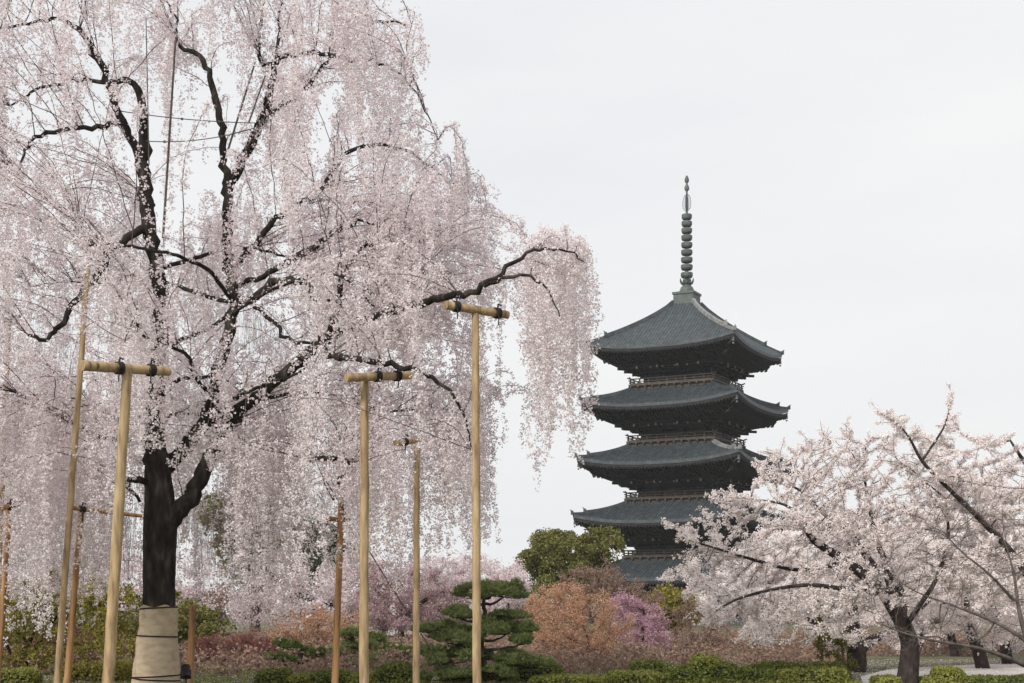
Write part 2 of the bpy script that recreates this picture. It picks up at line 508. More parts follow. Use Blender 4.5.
def pagoda():
    root = empty('pagoda', (PX, PY, 0), 'tall dark five storey wooden pagoda with curved tiled roofs and a bronze spire', 'pagoda', rz=ROT)
    #        half eave, half top, z eave mid, z top, corner lift, half wall, z wall bottom, half balcony
    spec = [(9.35, 1.30, 33.55, 39.95, .85, 3.95, 29.5, 5.55),
            (10.0, 4.90, 26.50, 29.20, .95, 4.20, 22.5, 5.75),
            (10.35, 5.10, 19.50, 22.20, .95, 4.45, 15.5, 5.95),
            (10.7, 5.30, 12.50, 15.20, .95, 4.70, 8.4, 6.15),
            (10.9, 5.50, 5.60, 8.10, .95, 5.00, .9, 0)]
    g = Geo(); g.box((0, 0, .45), (7.2, 7.2, .45)); g.box((0, 0, .93), (7.35, 7.35, .06)); g.build('stone_base', M['stone'], root)
    for si, (he, ht, ze, zt, lift, hw, zb, hb) in enumerate(spec):
        # ---- roof surface
        curve = .85 if si == 0 else .84
        def surf(u, v):
            """u -1..1 along the eave, v 0 at top .. 1 at eave; one face, outward -Y"""
            h = ht + (he - ht) * v
            z = zt + (ze - zt) * (1 - (1 - v) ** (1 / curve) if False else (v ** curve))
            z = z + lift * np.abs(u) ** 2.7 * v ** 2.2
            return h, z
        pitch = .42
        n_rib = int(he * 2 / pitch)
        cols = n_rib * 4 + 1
        rows = 16
        groof = Geo()
        for k in range(4):
            rot = ring_faces(k)
            x = np.linspace(-1, 1, cols)[None] * he
            v = np.linspace(0, 1, rows)[:, None]
            h = ht + (he - ht) * v
            xx = np.clip(x, -h, h)
            u = xx / h
            _, z = surf(u, v)
            rib = .13 * np.maximum(0, np.cos(np.arange(cols) * math.pi / 2))[None] * (np.abs(x) < h)
            step = .0
            V = np.stack([xx, -h + 0 * xx, z + rib + step], -1)
            groof.grid(rot(V))
            # tile edge and the boards under it
            e = V[-1]
            low = e.copy(); low[:, 2] -= .34; low[:, 2] -= rib[-1]
            groof.grid(rot(np.stack([e, low], 0)))
        roof = groof.build('roof', M['tile'], root)
        # ---- ridges on the hips
        for k in range(4):
            cx, cy = CORN[k]
            v = np.linspace(0, 1, 15)
            h = ht + (he - ht) * v
            _, z = surf(np.ones_like(v), v)
            P = np.stack([cx * h, cy * h, z + .12], 1)
            gr = Geo()
            n1 = 12
            a = P[:n1] + [0, 0, .10]
            for i in range(n1 - 1):
                gr.beam(a[i], a[i + 1] + (a[i + 1] - a[i]) * .05, .34, .46)
            for i in range(n1 - 1, 14):
                gr.beam(P[i] - (P[i] - P[i - 1]) * .03, P[i + 1], .28, .30)
            d = np.array([cx, cy, 0]) / math.sqrt(2)
            for q, sc in ((a[-1] + [0, 0, .05], 1.0), (P[-1], .9)):
                gr.box(q + d * .08 + [0, 0, .10 * sc], (.24 * sc, .10, .26 * sc), rz=math.atan2(cy, cx) + math.pi / 2)
                gr.tube([q + d * .1 + [0, 0, .28 * sc], q + d * .2 + [0, 0, .42 * sc], q + d * .4 * sc + [0, 0, .52 * sc]], [.10, .07, .03], 6)
            gr.build('hip_ridge', M['highlit_ridge_tile'] if k == 0 and si in (0, 2) else M['tile'], roof)  # near corner's highlight is painted in as a paler tile colour
            # wind bell
            gb = Geo()
            q = P[-1] + [0, 0, -.52] - d * .25
            gb.tube([q, q - [0, 0, .35]], .02, 4)
            gb.lathe(q - [0, 0, .80], [(.05, .48), (.13, .42), (.15, .15), (.19, 0)], 8)
            gb.box(q - [0, 0, 1.05], (.11, .012, .10))
            gb.tube([q - [0, 0, .6], q - [0, 0, 1.0]], .012, 3)
            gb.build('wind_bell', M['copper'], roof)
        # ---- eaves: two tiers of rafters over sloping soffits
        ge = Geo()
        zs = ze - .38
        zw = ze - 2.15                       # height of soffit at the wall
        for k in range(4):
            rot = ring_faces(k)
            uu = np.linspace(-1, 1, 41)
            def eave_line(hh, dz):
                return np.stack([uu * hh, np.full(41, -hh), zs + dz + lift * .92 * np.abs(uu) ** 2.7 * (hh / he) ** 4], -1)
            A = [eave_line(he - .02, 0.03), eave_line(he - .10, -.26), eave_line(he - 1.2, -.58), eave_line(he - 1.25, -.80), eave_line(he - 2.6, -1.30), eave_line(he - 2.65, -1.46), eave_line(he - 4.0, -1.72)]
            inn = np.stack([uu * (hw + .05), np.full(41, -(hw + .05)), np.full(41, zw)], -1)
            ge.grid(rot(np.stack(A + [inn], 0)))
            nr = int(he * 2 / .42)
            for i in range(nr + 1):
                x = -he + .25 + (2 * he - .5) * i / nr
                up = lift * .92 * abs(x / he) ** 2.7
                y0 = max(hw + .6, abs(x) * .96)
                if y0 < he - .5:
                    a = np.array([x, -max(y0, he - 1.2), zs - .68 + up * .85]); b = np.array([x, -(he - .12), zs - .33 + up])
                    ge.beam(rot(a), rot(b), .15, .17)
                if y0 < he - 1.7:
                    a = np.array([x, -max(y0, he - 2.6), zs - 1.38 + up * .6]); b = np.array([x, -(he - 1.15), zs - .84 + up * .85])
                    ge.beam(rot(a), rot(b), .16, .18)
        # diagonal corner beams
        for cx, cy in CORN:
            b = np.array([cx * (he - .15), cy * (he - .15), zs - .30 + lift * .9]); a = np.array([cx * hw, cy * hw, zw + .2])
            m = np.array([cx * (he - 1.8), cy * (he - 1.8), zs - .98 + lift * .55])
            ge.beam(m, b, .30, .34); ge.beam(a, m, .30, .36)
        ge.build('eaves', M['timber'], roof)
        # ---- brackets below the eaves
        gk = Geo()
        for k in range(4):
            rot = ring_faces(k)
            xs = [-hw, -hw * .33, hw * .33, hw]
            for x in xs:
                for t in range(4):
                    o = .30 + t * .62
                    z = zw - .80 + t * .26
                    w = .42 + .16 * t
                    q = rot(np.array([x * (1 + .0 * t), -(hw + o * .5), z])); gk.box(q, (.13, o * .5 + .1, .15), rz=k * math.pi / 2)
                    q = rot(np.array([x, -(hw + o), z + .17])); gk.box(q, (w, .12, .13), rz=k * math.pi / 2)
                    for dx in (-w + .12, 0, w - .12):
                        q = rot(np.array([x + dx, -(hw + o), z + .36])); gk.box(q, (.13, .14, .09), rz=k * math.pi / 2)
                a = rot(np.array([x, -(hw + .2), zw + .15])); b = rot(np.array([x, -(hw + 2.75), zw + .02]))
                gk.beam(a, b, .24, .30)
                e = rot(np.array([x, -(hw + 2.78), zw + .015])); gk.box(e, (.13, .03, .16), rz=k * math.pi / 2, mi=1)
            for x in np.linspace(-hw, hw, 6):
                e = rot(np.array([x, -(hw + 2.2), zw + .0])); gk.box(e, (.11, .12, .09), rz=k * math.pi / 2, mi=1)
            for t, o in ((1, .92), (2, 1.54), (3, 2.16)):
                q = rot(np.array([0, -(hw + o), zw - .52 + t * .20])); gk.box(q, (hw + o * .72, .10, .11), rz=k * math.pi / 2)
        for cx, cy in CORN:
            for t in range(3):
                l_ = 1.0 + t * .8
                a = np.array([cx * (hw - .1), cy * (hw - .1), zw - .62 + t * .32]); b = np.array([cx * (hw + l_), cy * (hw + l_), zw - .60 + t * .32])
                gk.beam(a, b, .26, .30)
        gk.build('bracket_tier', [M['timber'], M['ochre']], root)
        # ---- storey body: columns, beams, lattice windows, doors
        gw = Geo(); gp = Geo(); fine = []
        zt2 = zw + .4
        gp.box((0, 0, (zb + zt2) / 2), (hw - .12, hw - .12, (zt2 - zb) / 2))
        for k in range(4):
            rot = ring_faces(k)
            zd = min(zw - .9, zb + 3.2)
            for x in (-hw, -hw * .33, hw * .33):
                q = rot(np.array([x, -hw, 0])); gw.tube([[q[0], q[1], zb], [q[0], q[1], zt2]], .24, 10)
            for z, hh in ((zb + .12, .14), (zb + (zd - zb) * .30, .10), (zd, .14), (zw - .5, .12)):
                gw.box(rot(np.array([0, -hw - .06, z])), (hw + .25, .10, hh), rz=k * math.pi / 2)
            z0, z1 = zb + (zd - zb) * .30 + .1, zd - .14
            # door leaves in the middle bay
            gd = Geo(); fine.append(('door', gd, 'timber_pale'))
            for sx in (-1, 1):
                gl = Geo(); fine.append(('window', gl, 'timber'))
                gl.box(rot(np.array([sx * hw * .67, -hw + .06, (z0 + z1) / 2])), (hw * .27, .03, (z1 - z0) / 2), rz=k * math.pi / 2)
                gd.box(rot(np.array([sx * hw * .15, -hw - .02, (zb + .26 + z1) / 2])), (hw * .145, .05, (z1 - zb - .26) / 2), rz=k * math.pi / 2)
                for zz in np.linspace(zb + .5, z1 - .2, 4):
                    gd.box(rot(np.array([sx * hw * .15, -hw - .08, zz])), (hw * .135, .02, .05), rz=k * math.pi / 2)
                # slatted windows
                n = 9
                for i in range(n):
                    x = sx * hw * (.42 + .50 * i / (n - 1))
                    gl.box(rot(np.array([x, -hw + .03, (z0 + z1) / 2])), (.05, .05, (z1 - z0) / 2), rz=k * math.pi / 2)
        wall = gp.build('wall', M['plaster'], root)
        gw.build('column_frame', M['timber'], wall)
        for nm, gg, mt in fine:
            gg.build(nm, M[mt], wall)
        # ---- balcony with railing
        if hb:
            gb = Geo()
            gb.box((0, 0, zb - .02), (hb, hb, .10))
            gb.box((0, 0, zb - .35), (hb - .35, hb - .35, .22))
            for k in range(4):
                rot = ring_faces(k)
                for x in np.linspace(-hb + .3, hb - .3, 12):
                    gb.box(rot(np.array([x, -(hb - .15), zb - .22])), (.10, .22, .10), rz=k * math.pi / 2)
            bal = gb.build('balcony', M['timber_pale'], root)
            gr = Geo()
            for k in range(4):
                rot = ring_faces(k)
                y = -(hb - .22)
                for z, ext, w in ((zb + .16, .2, .06), (zb + .42, .3, .05), (zb + .74, .45, .065)):
                    a = np.array([-(hb - .22), y, z]); b = np.array([hb - .22, y, z])
                    gr.beam(rot(a), rot(b), w * 2, w * 2)
                    for sx in (-1, 1):
                        a = np.array([sx * (hb - .22), y, z]); b = np.array([sx * (hb - .22 + ext), y, z + .16])
                        gr.beam(rot(a), rot(b), w * 2, w * 2)
                for x in np.linspace(-(hb - .22), hb - .22, 10)[:-1]:
                    gr.box(rot(np.array([x, y, zb + .40])), (.07, .07, .36), rz=k * math.pi / 2)
            gr.build('railing', M['timber_pale'], bal)
    # ---- spire
    fin = empty('spire', (0, 0, 0)); fin.parent = root
    zpx = lambda y: CAMZ + (HOR - y) * PY / F
    g = Geo(); g.box((0, 0, zpx(299.5)), (1.30, 1.30, .72)); g.box((0, 0, zpx(294.3)), (1.42, 1.42, .14)); g.box((0, 0, zpx(304.5)), (1.42, 1.42, .12))
    g.build('spire_base', M['copper'], fin)
    g = Geo(); g.lathe((0, 0, zpx(293.5)), [(.95, 0), (.92, .35), (.75, .75), (.45, 1.0), (.3, 1.1)], 20); g.build('dome', M['copper'], fin, True)
    g = Geo()
    for a in np.arange(8) * math.pi / 4:
        d = np.array([math.cos(a), math.sin(a), 0]); t = np.array([-d[1], d[0], 0])
        z = zpx(285.5)
        V = np.array([[d * .3 - t * .16 + [0, 0, z], d * .3 + t * .16 + [0, 0, z]], [d * .62 - t * .28 + [0, 0, z + .15], d * .62 + t * .28 + [0, 0, z + .15]],
                      [d * .80 - t * .22 + [0, 0, z + .5], d * .80 + t * .22 + [0, 0, z + .5]], [d * .86 - t * .02 + [0, 0, z + .85], d * .86 + t * .02 + [0, 0, z + .85]]])
        g.grid(V); g.grid(V + d * .05)
    g.lathe((0, 0, zpx(286)), [(.3, -.2), (.55, .0), (.5, .3), (.2, .5)], 16)
    g.build('lotus', M['copper'], fin)
    g = Geo(); g.tube([[0, 0, zpx(292)], [0, 0, zpx(240)], [0, 0, zpx(178)]], [.24, .20, .10], 10); g.build('shaft', M['copper'], fin, True)
    for i, y in enumerate((275, 267.2, 259.8, 252.4, 245, 237.7, 230.6, 223.7, 216.7)):
        rr = .76 - .014 * i
        g = Geo()
        g.lathe((0, 0, zpx(y)), [(rr * .92, .28), (rr, .18), (rr * .98, -.16), (rr * .84, -.34), (rr * .68, -.28), (rr * .72, .22), (rr * .92, .28)], 20)
        for a in np.arange(4) * math.pi / 2:
            g.box((math.cos(a) * rr * .45, math.sin(a) * rr * .45, zpx(y)), (rr * .40, .06, .08), rz=a)
        g.lathe((0, 0, zpx(y)), [(.2, .34), (.32, .2), (.32, -.2), (.2, -.34)], 12)
        g.build('ring', M['copper'], fin)
    g = Geo()
    for a in np.arange(4) * math.pi / 2:
        d = np.array([math.cos(a), math.sin(a), 0])
        for j in range(9):                              # pierced flame plates
            z = zpx(211) + j * .23
            w = .50 * math.sin((j + 1.2) / 10.5 * math.pi) ** .6
            g.beam(d * .12 + [0, 0, z], d * (w + .04) + [0, 0, z + .14], .03, .05)
        g.tube([d * (.12) + [0, 0, zpx(211.5)], d * .50 + [0, 0, zpx(208)], d * .55 + [0, 0, zpx(203)], d * .46 + [0, 0, zpx(198)], d * .12 + [0, 0, zpx(194.5)]], .03, 4)
    g.build('flame_plate', M['copper'], fin)
    for y, rr in ((188, .30), (180, .27)):
        g = Geo(); g.lathe((0, 0, zpx(y)), [(.05, -.52), (rr, -.2), (rr * 1.02, .1), (rr * .6, .38), (.05, .58)], 14); g.build('jewel', M['copper'], fin, True)
    return root
pagoda()
# ================================================================== WEEPING CHERRY
def weeping_cherry():
    rng = np.random.default_rng(11)
    TY = 29.0
    base = W(156, 0, TY); base[2] = 0
    root = empty('weeping_cherry', base, 'huge weeping cherry with curtains of pale pink blossom and a straw wrapped trunk', 'tree')
    nodes = []                       # everything limbs can start from
    def limb(rows, name='branch', k=9, step=.14, jit=.022, mat='bark_dark'):
        p = smooth_path(path_px(rows, TY), step, jit, rng)
        p[:, 3] *= 1 + (.03 * np.sin(np.arange(len(p)) * 1.7 + rng.random() * 6) + rng.normal(0, .05, len(p))) * (p[:, 3] > .03)
        g = Geo(); g.tube(p[:, :3] - base, p[:, 3], k)
        g.build(name, M[mat], root, True)
        nodes.append(p)
        return p
    # trunk: slightly fluted
    rows = [(155, 706, 0, .60), (155, 690, 0, .46), (156, 650, 0, .375), (158, 610, 0, .320), (159, 560, 0, .295), (160, 525, 0, .31), (160, 500, 0, .275), (158, 475, 0, .245), (157, 452, -.05, .20)]
    p = smooth_path(path_px(rows, TY), .1)
    k = 22
    a = np.arange(k) * 2 * math.pi / k
    z = p[:, 2]
    rad = p[:, 3][:, None] * (1 + .07 * np.sin(3 * a[None] + z[:, None] * .7) + .05 * np.sin(5 * a[None] - z[:, None] * 1.3) + .03 * np.sin(9 * a[None] + z[:, None] * 3) + rng.normal(0, .012, (len(p), k)))
    rad = rad * np.interp(z, [CAMZ + (HOR - 612) * TY / F, CAMZ + (HOR - 603) * TY / F], [.93, 1.0])[:, None]
    V = np.stack([p[:, 0][:, None] + rad * np.cos(a), p[:, 1][:, None] + rad * np.sin(a), np.repeat(z[:, None], k, 1)], -1) - base
    V = np.concatenate([V, V[:, :1]], 1)
    g = Geo(); g.grid(V)
    trunk = g.build('trunk', M['bark_dark'], root, True)
    nodes.append(p)
    # straw matting round the foot, tied with cord
    def wrap_r(zz, aa):
        pz = np.interp(zz, z, p[:, 3])
        return pz * (1 + .06 * np.sin(3 * aa + zz * .7)) + .030 + .012 * np.sin(aa * 7 + zz * 9) + .007 * np.sin(zz * 13 + aa * 2)
    z0, z1 = .05 + CAMZ + (HOR - 686) * TY / F - .02, CAMZ + (HOR - 606) * TY / F
    zz = np.linspace(z0, z1, 26)[:, None]; aa = np.linspace(0, 2 * math.pi, 49)[None]
    zt = zz + (zz > z1 - .02) * .025 * np.sin(aa * 5)
    rr = wrap_r(zz, aa)
    cx = np.interp(zz, z, p[:, 0]); V = np.stack([cx + rr * np.cos(aa), TY + rr * np.sin(aa), zt], -1) - base
    g = Geo(); g.grid(V)
    Vi = V.copy(); Vi[-1, :, :2] *= .9; g.grid(np.stack([V[-1], np.stack([V[-1, :, 0] * .9, V[-1, :, 1] * .9, V[-1, :, 2] - .01], -1)], 0))
    wrap = g.build('straw_wrap', M['burlap'], trunk, True)
    for py, sl in ((608, .02), (636, -.015), (676, .02), (679, -.03)):
        zc = CAMZ + (HOR - py) * TY / F
        aa = np.linspace(0, 2 * math.pi, 50)
        zr = zc + sl * np.cos(aa)
        rr = wrap_r(zr, aa) + .008
        cxx = np.interp(zc, z, p[:, 0])
        g = Geo(); g.tube(np.stack([cxx + rr * np.cos(aa), TY + rr * np.sin(aa), zr], 1) - base, .014, 5, False)
        g.build('rope', M['rope'], wrap)
    # the limbs one can see
    limb([(160, 500, 0, .24), (156, 465, 0, .235), (156, 420, -.1, .185), (160, 370, -.2, .165), (161, 310, -.2, .155), (157, 265, -.2, .145), (150, 235, -.3, .14), (146, 195, -.3, .13), (143, 165, -.3, .125), (143, 150, -.3, .10)])
    limb([(144, 168, -.3, .11), (133, 142, -.4, .085), (122, 122, -.5, .075), (109, 88, -.7, .07), (94, 52, -.9, .06), (79, 32, -1.0, .05), (60, 19, -1.1, .035), (30, 23, -1.2, .028), (0, 29, -1.3, .02)])
    limb([(144, 158, -.3, .105), (144, 118, -.2, .09), (140, 94, -.1, .075), (128, 80, 0, .06), (105, 82, .1, .045), (72, 80, .2, .032), (38, 90, .3, .028), (10, 106, .4, .018)])
    limb([(122, 122, -.5, .05), (100, 128, -.6, .05), (85, 127, -.7, .045), (55, 131, -.8, .042), (32, 142, -.9, .036), (22, 156, -1.0, .025), (20, 175, -1, .015)])
    limb([(146, 228, -.3, .085), (128, 238, -.7, .075), (108, 252, -1.0, .07), (97, 276, -1.3, .065), (78, 296, -1.5, .06), (63, 322, -1.7, .05), (47, 340, -1.8, .042), (28, 335, -1.9, .03)])
    limb([(160, 530, 0, .22), (180, 509, 0, .185), (196, 488, 0, .165), (210, 455, -.1, .145), (226, 425, -.2, .135), (254, 399, -.4, .125), (283, 374, -.6, .115), (310, 353, -.7, .105), (329, 334, -.8, .095), (336, 312, -.9, .07), (338, 298, -.9, .06), (351, 260, -1, .045), (374, 243, -1.1, .035), (397, 255, -1.2, .03), (413, 276, -1.2, .026), (421, 294, -1.3, .016)])
    limb([(160, 490, .1, .16), (168, 466, .2, .15), (190, 440, .3, .135), (209, 415, .3, .13), (216, 380, .2, .12), (225, 345, .2, .115), (233, 310, .2, .115), (232, 285, .2, .105), (227, 250, .3, .10), (226, 215, .4, .10), (228, 186, .4, .095)])
    limb([(228, 190, .4, .085), (224, 160, .4, .075), (222, 128, .4, .07), (214, 95, .5, .065), (207, 66, .5, .055), (190, 50, .6, .045), (176, 42, .7, .032), (176, 20, .8, .024), (167, 2, .9, .015)])
    limb([(228, 190, .4, .095), (240, 166, .4, .095), (252, 142, .4, .09), (263, 115, .4, .08), (271, 86, .4, .07), (277, 56, .5, .045), (279, 25, .6, .03), (284, -5, .6, .015)])
    limb([(275, 64, .5, .05), (262, 66, .4, .05), (258, 45, .4, .035), (262, 15, .4, .02)])
    limb([(277, 60, .5, .05), (310, 52, .2, .045), (345, 60, 0, .035), (380, 62, -.2, .028), (405, 80, -.3, .02), (425, 110, -.4, .014), (438, 140, -.4, .009)])
    limb([(238, 300, .1, .08), (252, 299, 0, .08), (272, 285, -.2, .075), (290, 279, -.3, .065), (309, 285, -.4, .055), (316, 301, -.5, .05), (335, 300, -.5, .042), (367, 295, -.6, .028), (400, 300, -.7, .015)])
    limb([(250, 300, 0, .045), (262, 313, -.2, .04), (276, 325, -.3, .04), (287, 338, -.4, .036), (310, 343, -.5, .03), (332, 343, -.6, .022)])
    limb([(318, 346, -.7, .06), (332, 356, -1.8, .055), (352, 358, -2.8, .055), (385, 364, -3.6, .05), (422, 373, -3.9, .042), (448, 391, -4.1, .03), (465, 420, -4.2, .02), (472, 450, -4.2, .01)])
    limb([(232, 290, .2, .06), (262, 275, .2, .055), (303, 253, .2, .06), (330, 236, .1, .05), (358, 222, 0, .032), (376, 224, 0, .018)])
    limb([(330, 335, -.8, .075), (372, 318, -2.0, .07), (415, 304, -3.4, .065), (440, 298, -4.1, .06), (463, 294, -4.4, .055), (489, 283, -4.6, .045), (507, 266, -4.6, .036), (533, 251, -4.4, .025), (560, 250, -4.2, .018), (585, 262, -4, .01)])
    limb([(484, 286, -4.6, .035), (505, 279, -4.7, .032), (530, 277, -4.8, .024), (548, 290, -4.9, .016), (560, 320, -5, .008)])
    limb([(232, 270, .3, .06), (280, 215, .6, .055), (320, 190, .8, .045), (350, 150, .9, .04), (395, 148, 1.0, .03), (430, 165, 1.0, .02), (455, 190, 1.0, .01)])
    limb([(262, 118, .4, .055), (300, 95, .8, .045), (340, 48, 1.0, .035), (380, 22, 1.1, .025), (412, 26, 1.1, .012)])
    limb([(146, 482, -.3, .07), (134, 481, -.5, .06), (127, 483, -.5, .055), (131, 492, -.5, .04), (140, 502, -.4, .03)])
    limb([(310, 460, -2.2, .05), (330, 458, -2.3, .05), (350, 462, -2.4, .045), (340, 480, -2.4, .03), (333, 500, -2.4, .02)])
    # limbs that spread towards and away from the camera
    trunk_nodes = np.vstack([nodes[1], nodes[7]])
    for az, py, ln, rise in ((20, 430, 5.6, 1.2), (75, 400, 5.0, 1.6), (130, 440, 5.6, 1.3), (200, 440, 6.0, 1.0), (262, 400, 4.6, 1.0), (310, 420, 4.8, 1.0),
                             (345, 350, 5.0, 1.4), (55, 270, 4.8, 1.7), (105, 220, 4.6, 1.8), (150, 300, 5.0, 1.6), (240, 300, 4.0, 1.4), (88, 430, 5.0, 1.0)):
        zt = CAMZ + (HOR - py) * TY / F
        st = trunk_nodes[np.argmin(np.abs(trunk_nodes[:, 2] - zt) + rng.random(len(trunk_nodes)) * .2)]
        a = R(az)
        d = np.array([math.cos(a), math.sin(a), 0])
        sd = np.array([-d[1], d[0], 0])
        P = [np.append(st[:3], min(.045, st[3] * .5))]
        for t in (.2, .45, .7, .88, 1.0):
            q = st[:3] + d * ln * t + sd * rng.normal(0, .35) * t + np.array([0, 0, rise * (1.9 * t - 1.5 * t * t)]) + rng.normal(0, .12, 3)
            P.append(np.append(q, .040 * (1 - t) ** .8 + .008))
        pth = smooth_path(np.array(P), .15, .012, rng)
        g = Geo(); g.tube(pth[:, :3] - base, pth[:, 3], 7); g.build('branch', M['bark_dark'], root, True)
        nodes.append(pth)
    N = np.vstack(nodes[1:])
    used = np.zeros(len(N))
    ctr = np.array([base[0], TY])
    Zp = lambda y: CAMZ + (HOR - y) * TY / F
    # places where the sky shows through and where limbs stay uncovered: (x range px, y range px, chance to drop, front only)
    holes = [(12, 62, 88, 150, .75, False), (172, 226, 70, 205, .86, False), (232, 262, 60, 130, .6, False), (318, 346, 78, 150, .8, False), (425, 440, 100, 160, .6, False),
             (276, 300, 235, 275, .6, False), (395, 440, 310, 355, .0, False), (425, 452, 340, 372, .7, False), (0, 30, 30, 60, .4, False), (40, 62, 195, 225, .6, False), (95, 112, 320, 350, .6, False),
             (128, 162, 70, 245, .85, True), (80, 128, 30, 140, .75, True), (196, 222, 40, 130, .7, True), (214, 282, 45, 188, .86, True), (212, 240, 295, 420, .45, True), (236, 345, 310, 425, .68, True), (200, 232, 462, 505, .7, False), (372, 402, 520, 575, .5, False),
             (136, 190, 450, 700, 1.0, True), (186, 214, 470, 520, .9, True), (30, 100, 245, 345, .72, True), (340, 425, 350, 385, .6, True), (295, 360, 215, 260, .5, True), (240, 300, 275, 310, .5, True),
             (430, 520, 250, 316, .75, True), (505, 530, 365, 480, .72, False), (300, 335, 440, 480, .5, True), (440, 470, 505, 560, .5, False), (505, 520, 320, 365, .4, False), (353, 376, 372, 690, .9, 25.6), (466, 488, 318, 690, .8, 25.0), (409, 425, 455, 690, .9, 27.2), (104, 134, 375, 690, .95, 23.2), (78, 172, 355, 380, .9, 23.2), (350, 415, 365, 388, .8, 25.6), (425, 512, 296, 324, .6, 25.0), (330, 347, 505, 690, .9, 27.6), (0, 10, 540, 690, .8, 27), (72, 94, 280, 385, .85, 25.6), (56, 84, 500, 690, .6, 27)]
    fr_x = [-200, 0, 60, 110, 140, 185, 210, 280, 320, 345, 400, 460, 490, 520, 545, 575, 592, 610]
    fr_y = [618, 616, 620, 612, 590, 600, 622, 622, 606, 574, 566, 572, 552, 506, 508, 482, 474, 400]
    twigs, strands, FP0, veil = [], [], [], []
    for q in N[(N[:, 3] < .034) & (rng.random(len(N)) < .75)]:
        for _ in range(2):
            strands.append((q[:3] + rng.normal(0, .05, 3), rand_unit(rng, 1)[0], rng.uniform(.8, 3.0), q[1]))
    def grow(tip, start, arch):
        m1 = start + (tip - start) * .35; m1[2] = max(start[2], tip[2]) * .5 + start[2] * .5 + arch * .6
        m2 = start + (tip - start) * .75; m2[2] = max(tip[2], start[2]) + arch * .5
        return smooth_path(np.array([start, m1 + rng.normal(0, .1, 3), m2 + rng.normal(0, .1, 3), tip]), .10, .01, rng)
    # (count, r min, r max, height at centre, fall to the rim, strand length range)
    tiers = [(170, .3, 5.4, 14.5, 2.3, (.8, 3.0)), (85, 3.8, 5.75, 13.6, 2.2, (.9, 3.4)), (170, .8, 6.2, 11.7, 1.9, (.8, 3.2)), (85, 4.6, 6.5, 10.9, 1.6, (1., 3.6)),
             (150, 2.0, 7.4, 9.3, .9, (.9, 3.6)), (80, 6.2, 8.3, 8.4, .6, (1.2, 4.6)), (-75, 4.6, 7.2, 9.4, .5, (1.2, 3.4)), (-125, 5.4, 8.4, 8.75, .4, (1.8, 4.8)), (135, 1.5, 7.6, 7.2, 1.2, (1.2, 4.8)), (125, 2.0, 7.6, 5.4, .9, (2.6, 5.2)), (105, 2.6, 7.6, 4.4, .6, (2.4, 4.2))]
    for cnt, r0, r1, zc, fall, (l0, l1) in tiers:
        for _ in range(abs(cnt)):
            az = rng.random() * 2 * math.pi if cnt > 0 else rng.normal(0, .38)
            r = math.sqrt(r0 ** 2 + (r1 ** 2 - r0 ** 2) * rng.random())
            dx, dy = math.cos(az) * r, math.sin(az) * r * .86
            tip = np.array([ctr[0] + dx, ctr[1] + dy, zc - fall * (r / r1) ** 2 + rng.normal(0, .28)])
            if cnt < 0 or r1 > 8:
                tip[2] -= .2 * max(0, TY - tip[1])
            if tip[0] < -13.8:
                continue
            if r1 > 8 and dx > 3 and rng.random() < .1:
                continue
            dv = N[:, :3] - tip
            rn = np.hypot(N[:, 0] - ctr[0], N[:, 1] - ctr[1])
            cost = np.linalg.norm(dv, axis=1) + np.maximum(0, N[:, 2] - tip[2] - .1) * 2.0 + np.maximum(0, rn - r + .4) * 1.5 + np.maximum(0, tip[2] - N[:, 2] - .5) * 1.6 + rng.random(len(N)) * .5 + used
            ci = int(np.argmin(cost)); st = N[ci]
            used += .45 * np.exp(-(np.linalg.norm(N[:, :3] - st[:3], axis=1) / .55) ** 2)
            ln = np.linalg.norm(tip - st[:3])
            hd = math.hypot(tip[0] - st[0], tip[1] - st[1])
            if cnt < 0:
                tip[2] = min(tip[2], st[2] + .35)
            if ln > 4.5 or tip[2] - st[2] > .65 * hd + .25:
                continue
            pth = grow(tip, st[:3].copy(), min(.7, .16 * ln + .1))
            n = len(pth)
            tx = 512 + F * pth[:, 0] / pth[:, 1]; ty = HOR - F * (pth[:, 2] - CAMZ) / pth[:, 1]
            bad = False
            for (ha, hb_, hc, hd, pr, fo) in holes:
                if (fo is False or pth[:, 1].min() < (TY + .2 if fo is True else fo)) and ((tx > ha) & (tx < hb_) & (ty > hc) & (ty < hd)).sum() > 4 and rng.random() < pr * .85:
                    bad = True
            if bad:
                continue
            rad = np.linspace(min(.011, st[3] * .5 + .004), .0035, n)
            twigs.append((pth, rad))
            dirn = np.gradient(pth, axis=0)
            s0 = int(n * (.12 if ln > 1.2 else 0))
            ii = rng.integers(s0, n, int(n * (2.6 if r1 > 7.9 or cnt < 0 else 1.2))); FP0.append(np.repeat(pth[ii] + rng.normal(0, .03, (len(ii), 3)), 4, 0) + rng.normal(0, .03, (len(ii) * 4, 3)))
            for i in range(s0, n, 1):
                if rng.random() < .34 + .12 * (i > n * .7):
                    d = dirn[i] / (np.linalg.norm(dirn[i]) + 1e-9)
                    strands.append((pth[i] + rng.normal(0, .05, 3), d * .7 + rand_unit(rng, 1)[0] * .75, rng.uniform(l0, l1) * (.55 + .45 * rng.random()), pth[i][1]))
    # short sprays that sprout straight from the old stems and veil them
    for nd, y0, y1, cnt in ((nodes[1], 262, 445, 70), (nodes[7], 190, 285, 55), (nodes[6], 300, 350, 18), (nodes[6], 430, 470, 14), (nodes[5], 235, 300, 12)):
        for _ in range(cnt):
            zq = rng.uniform(Zp(y1), Zp(y0))
            q = nd[np.argmin(np.abs(nd[:, 2] - zq))]
            d = rand_unit(rng, 1)[0]; d[1] = -abs(d[1]); d[2] = .3
            st_ = q[:3] + d * np.array([.28, .30, .1]) + [0, 0, .25]
            veil.append((st_, d, rng.uniform(.5, 1.3), st_[1]))
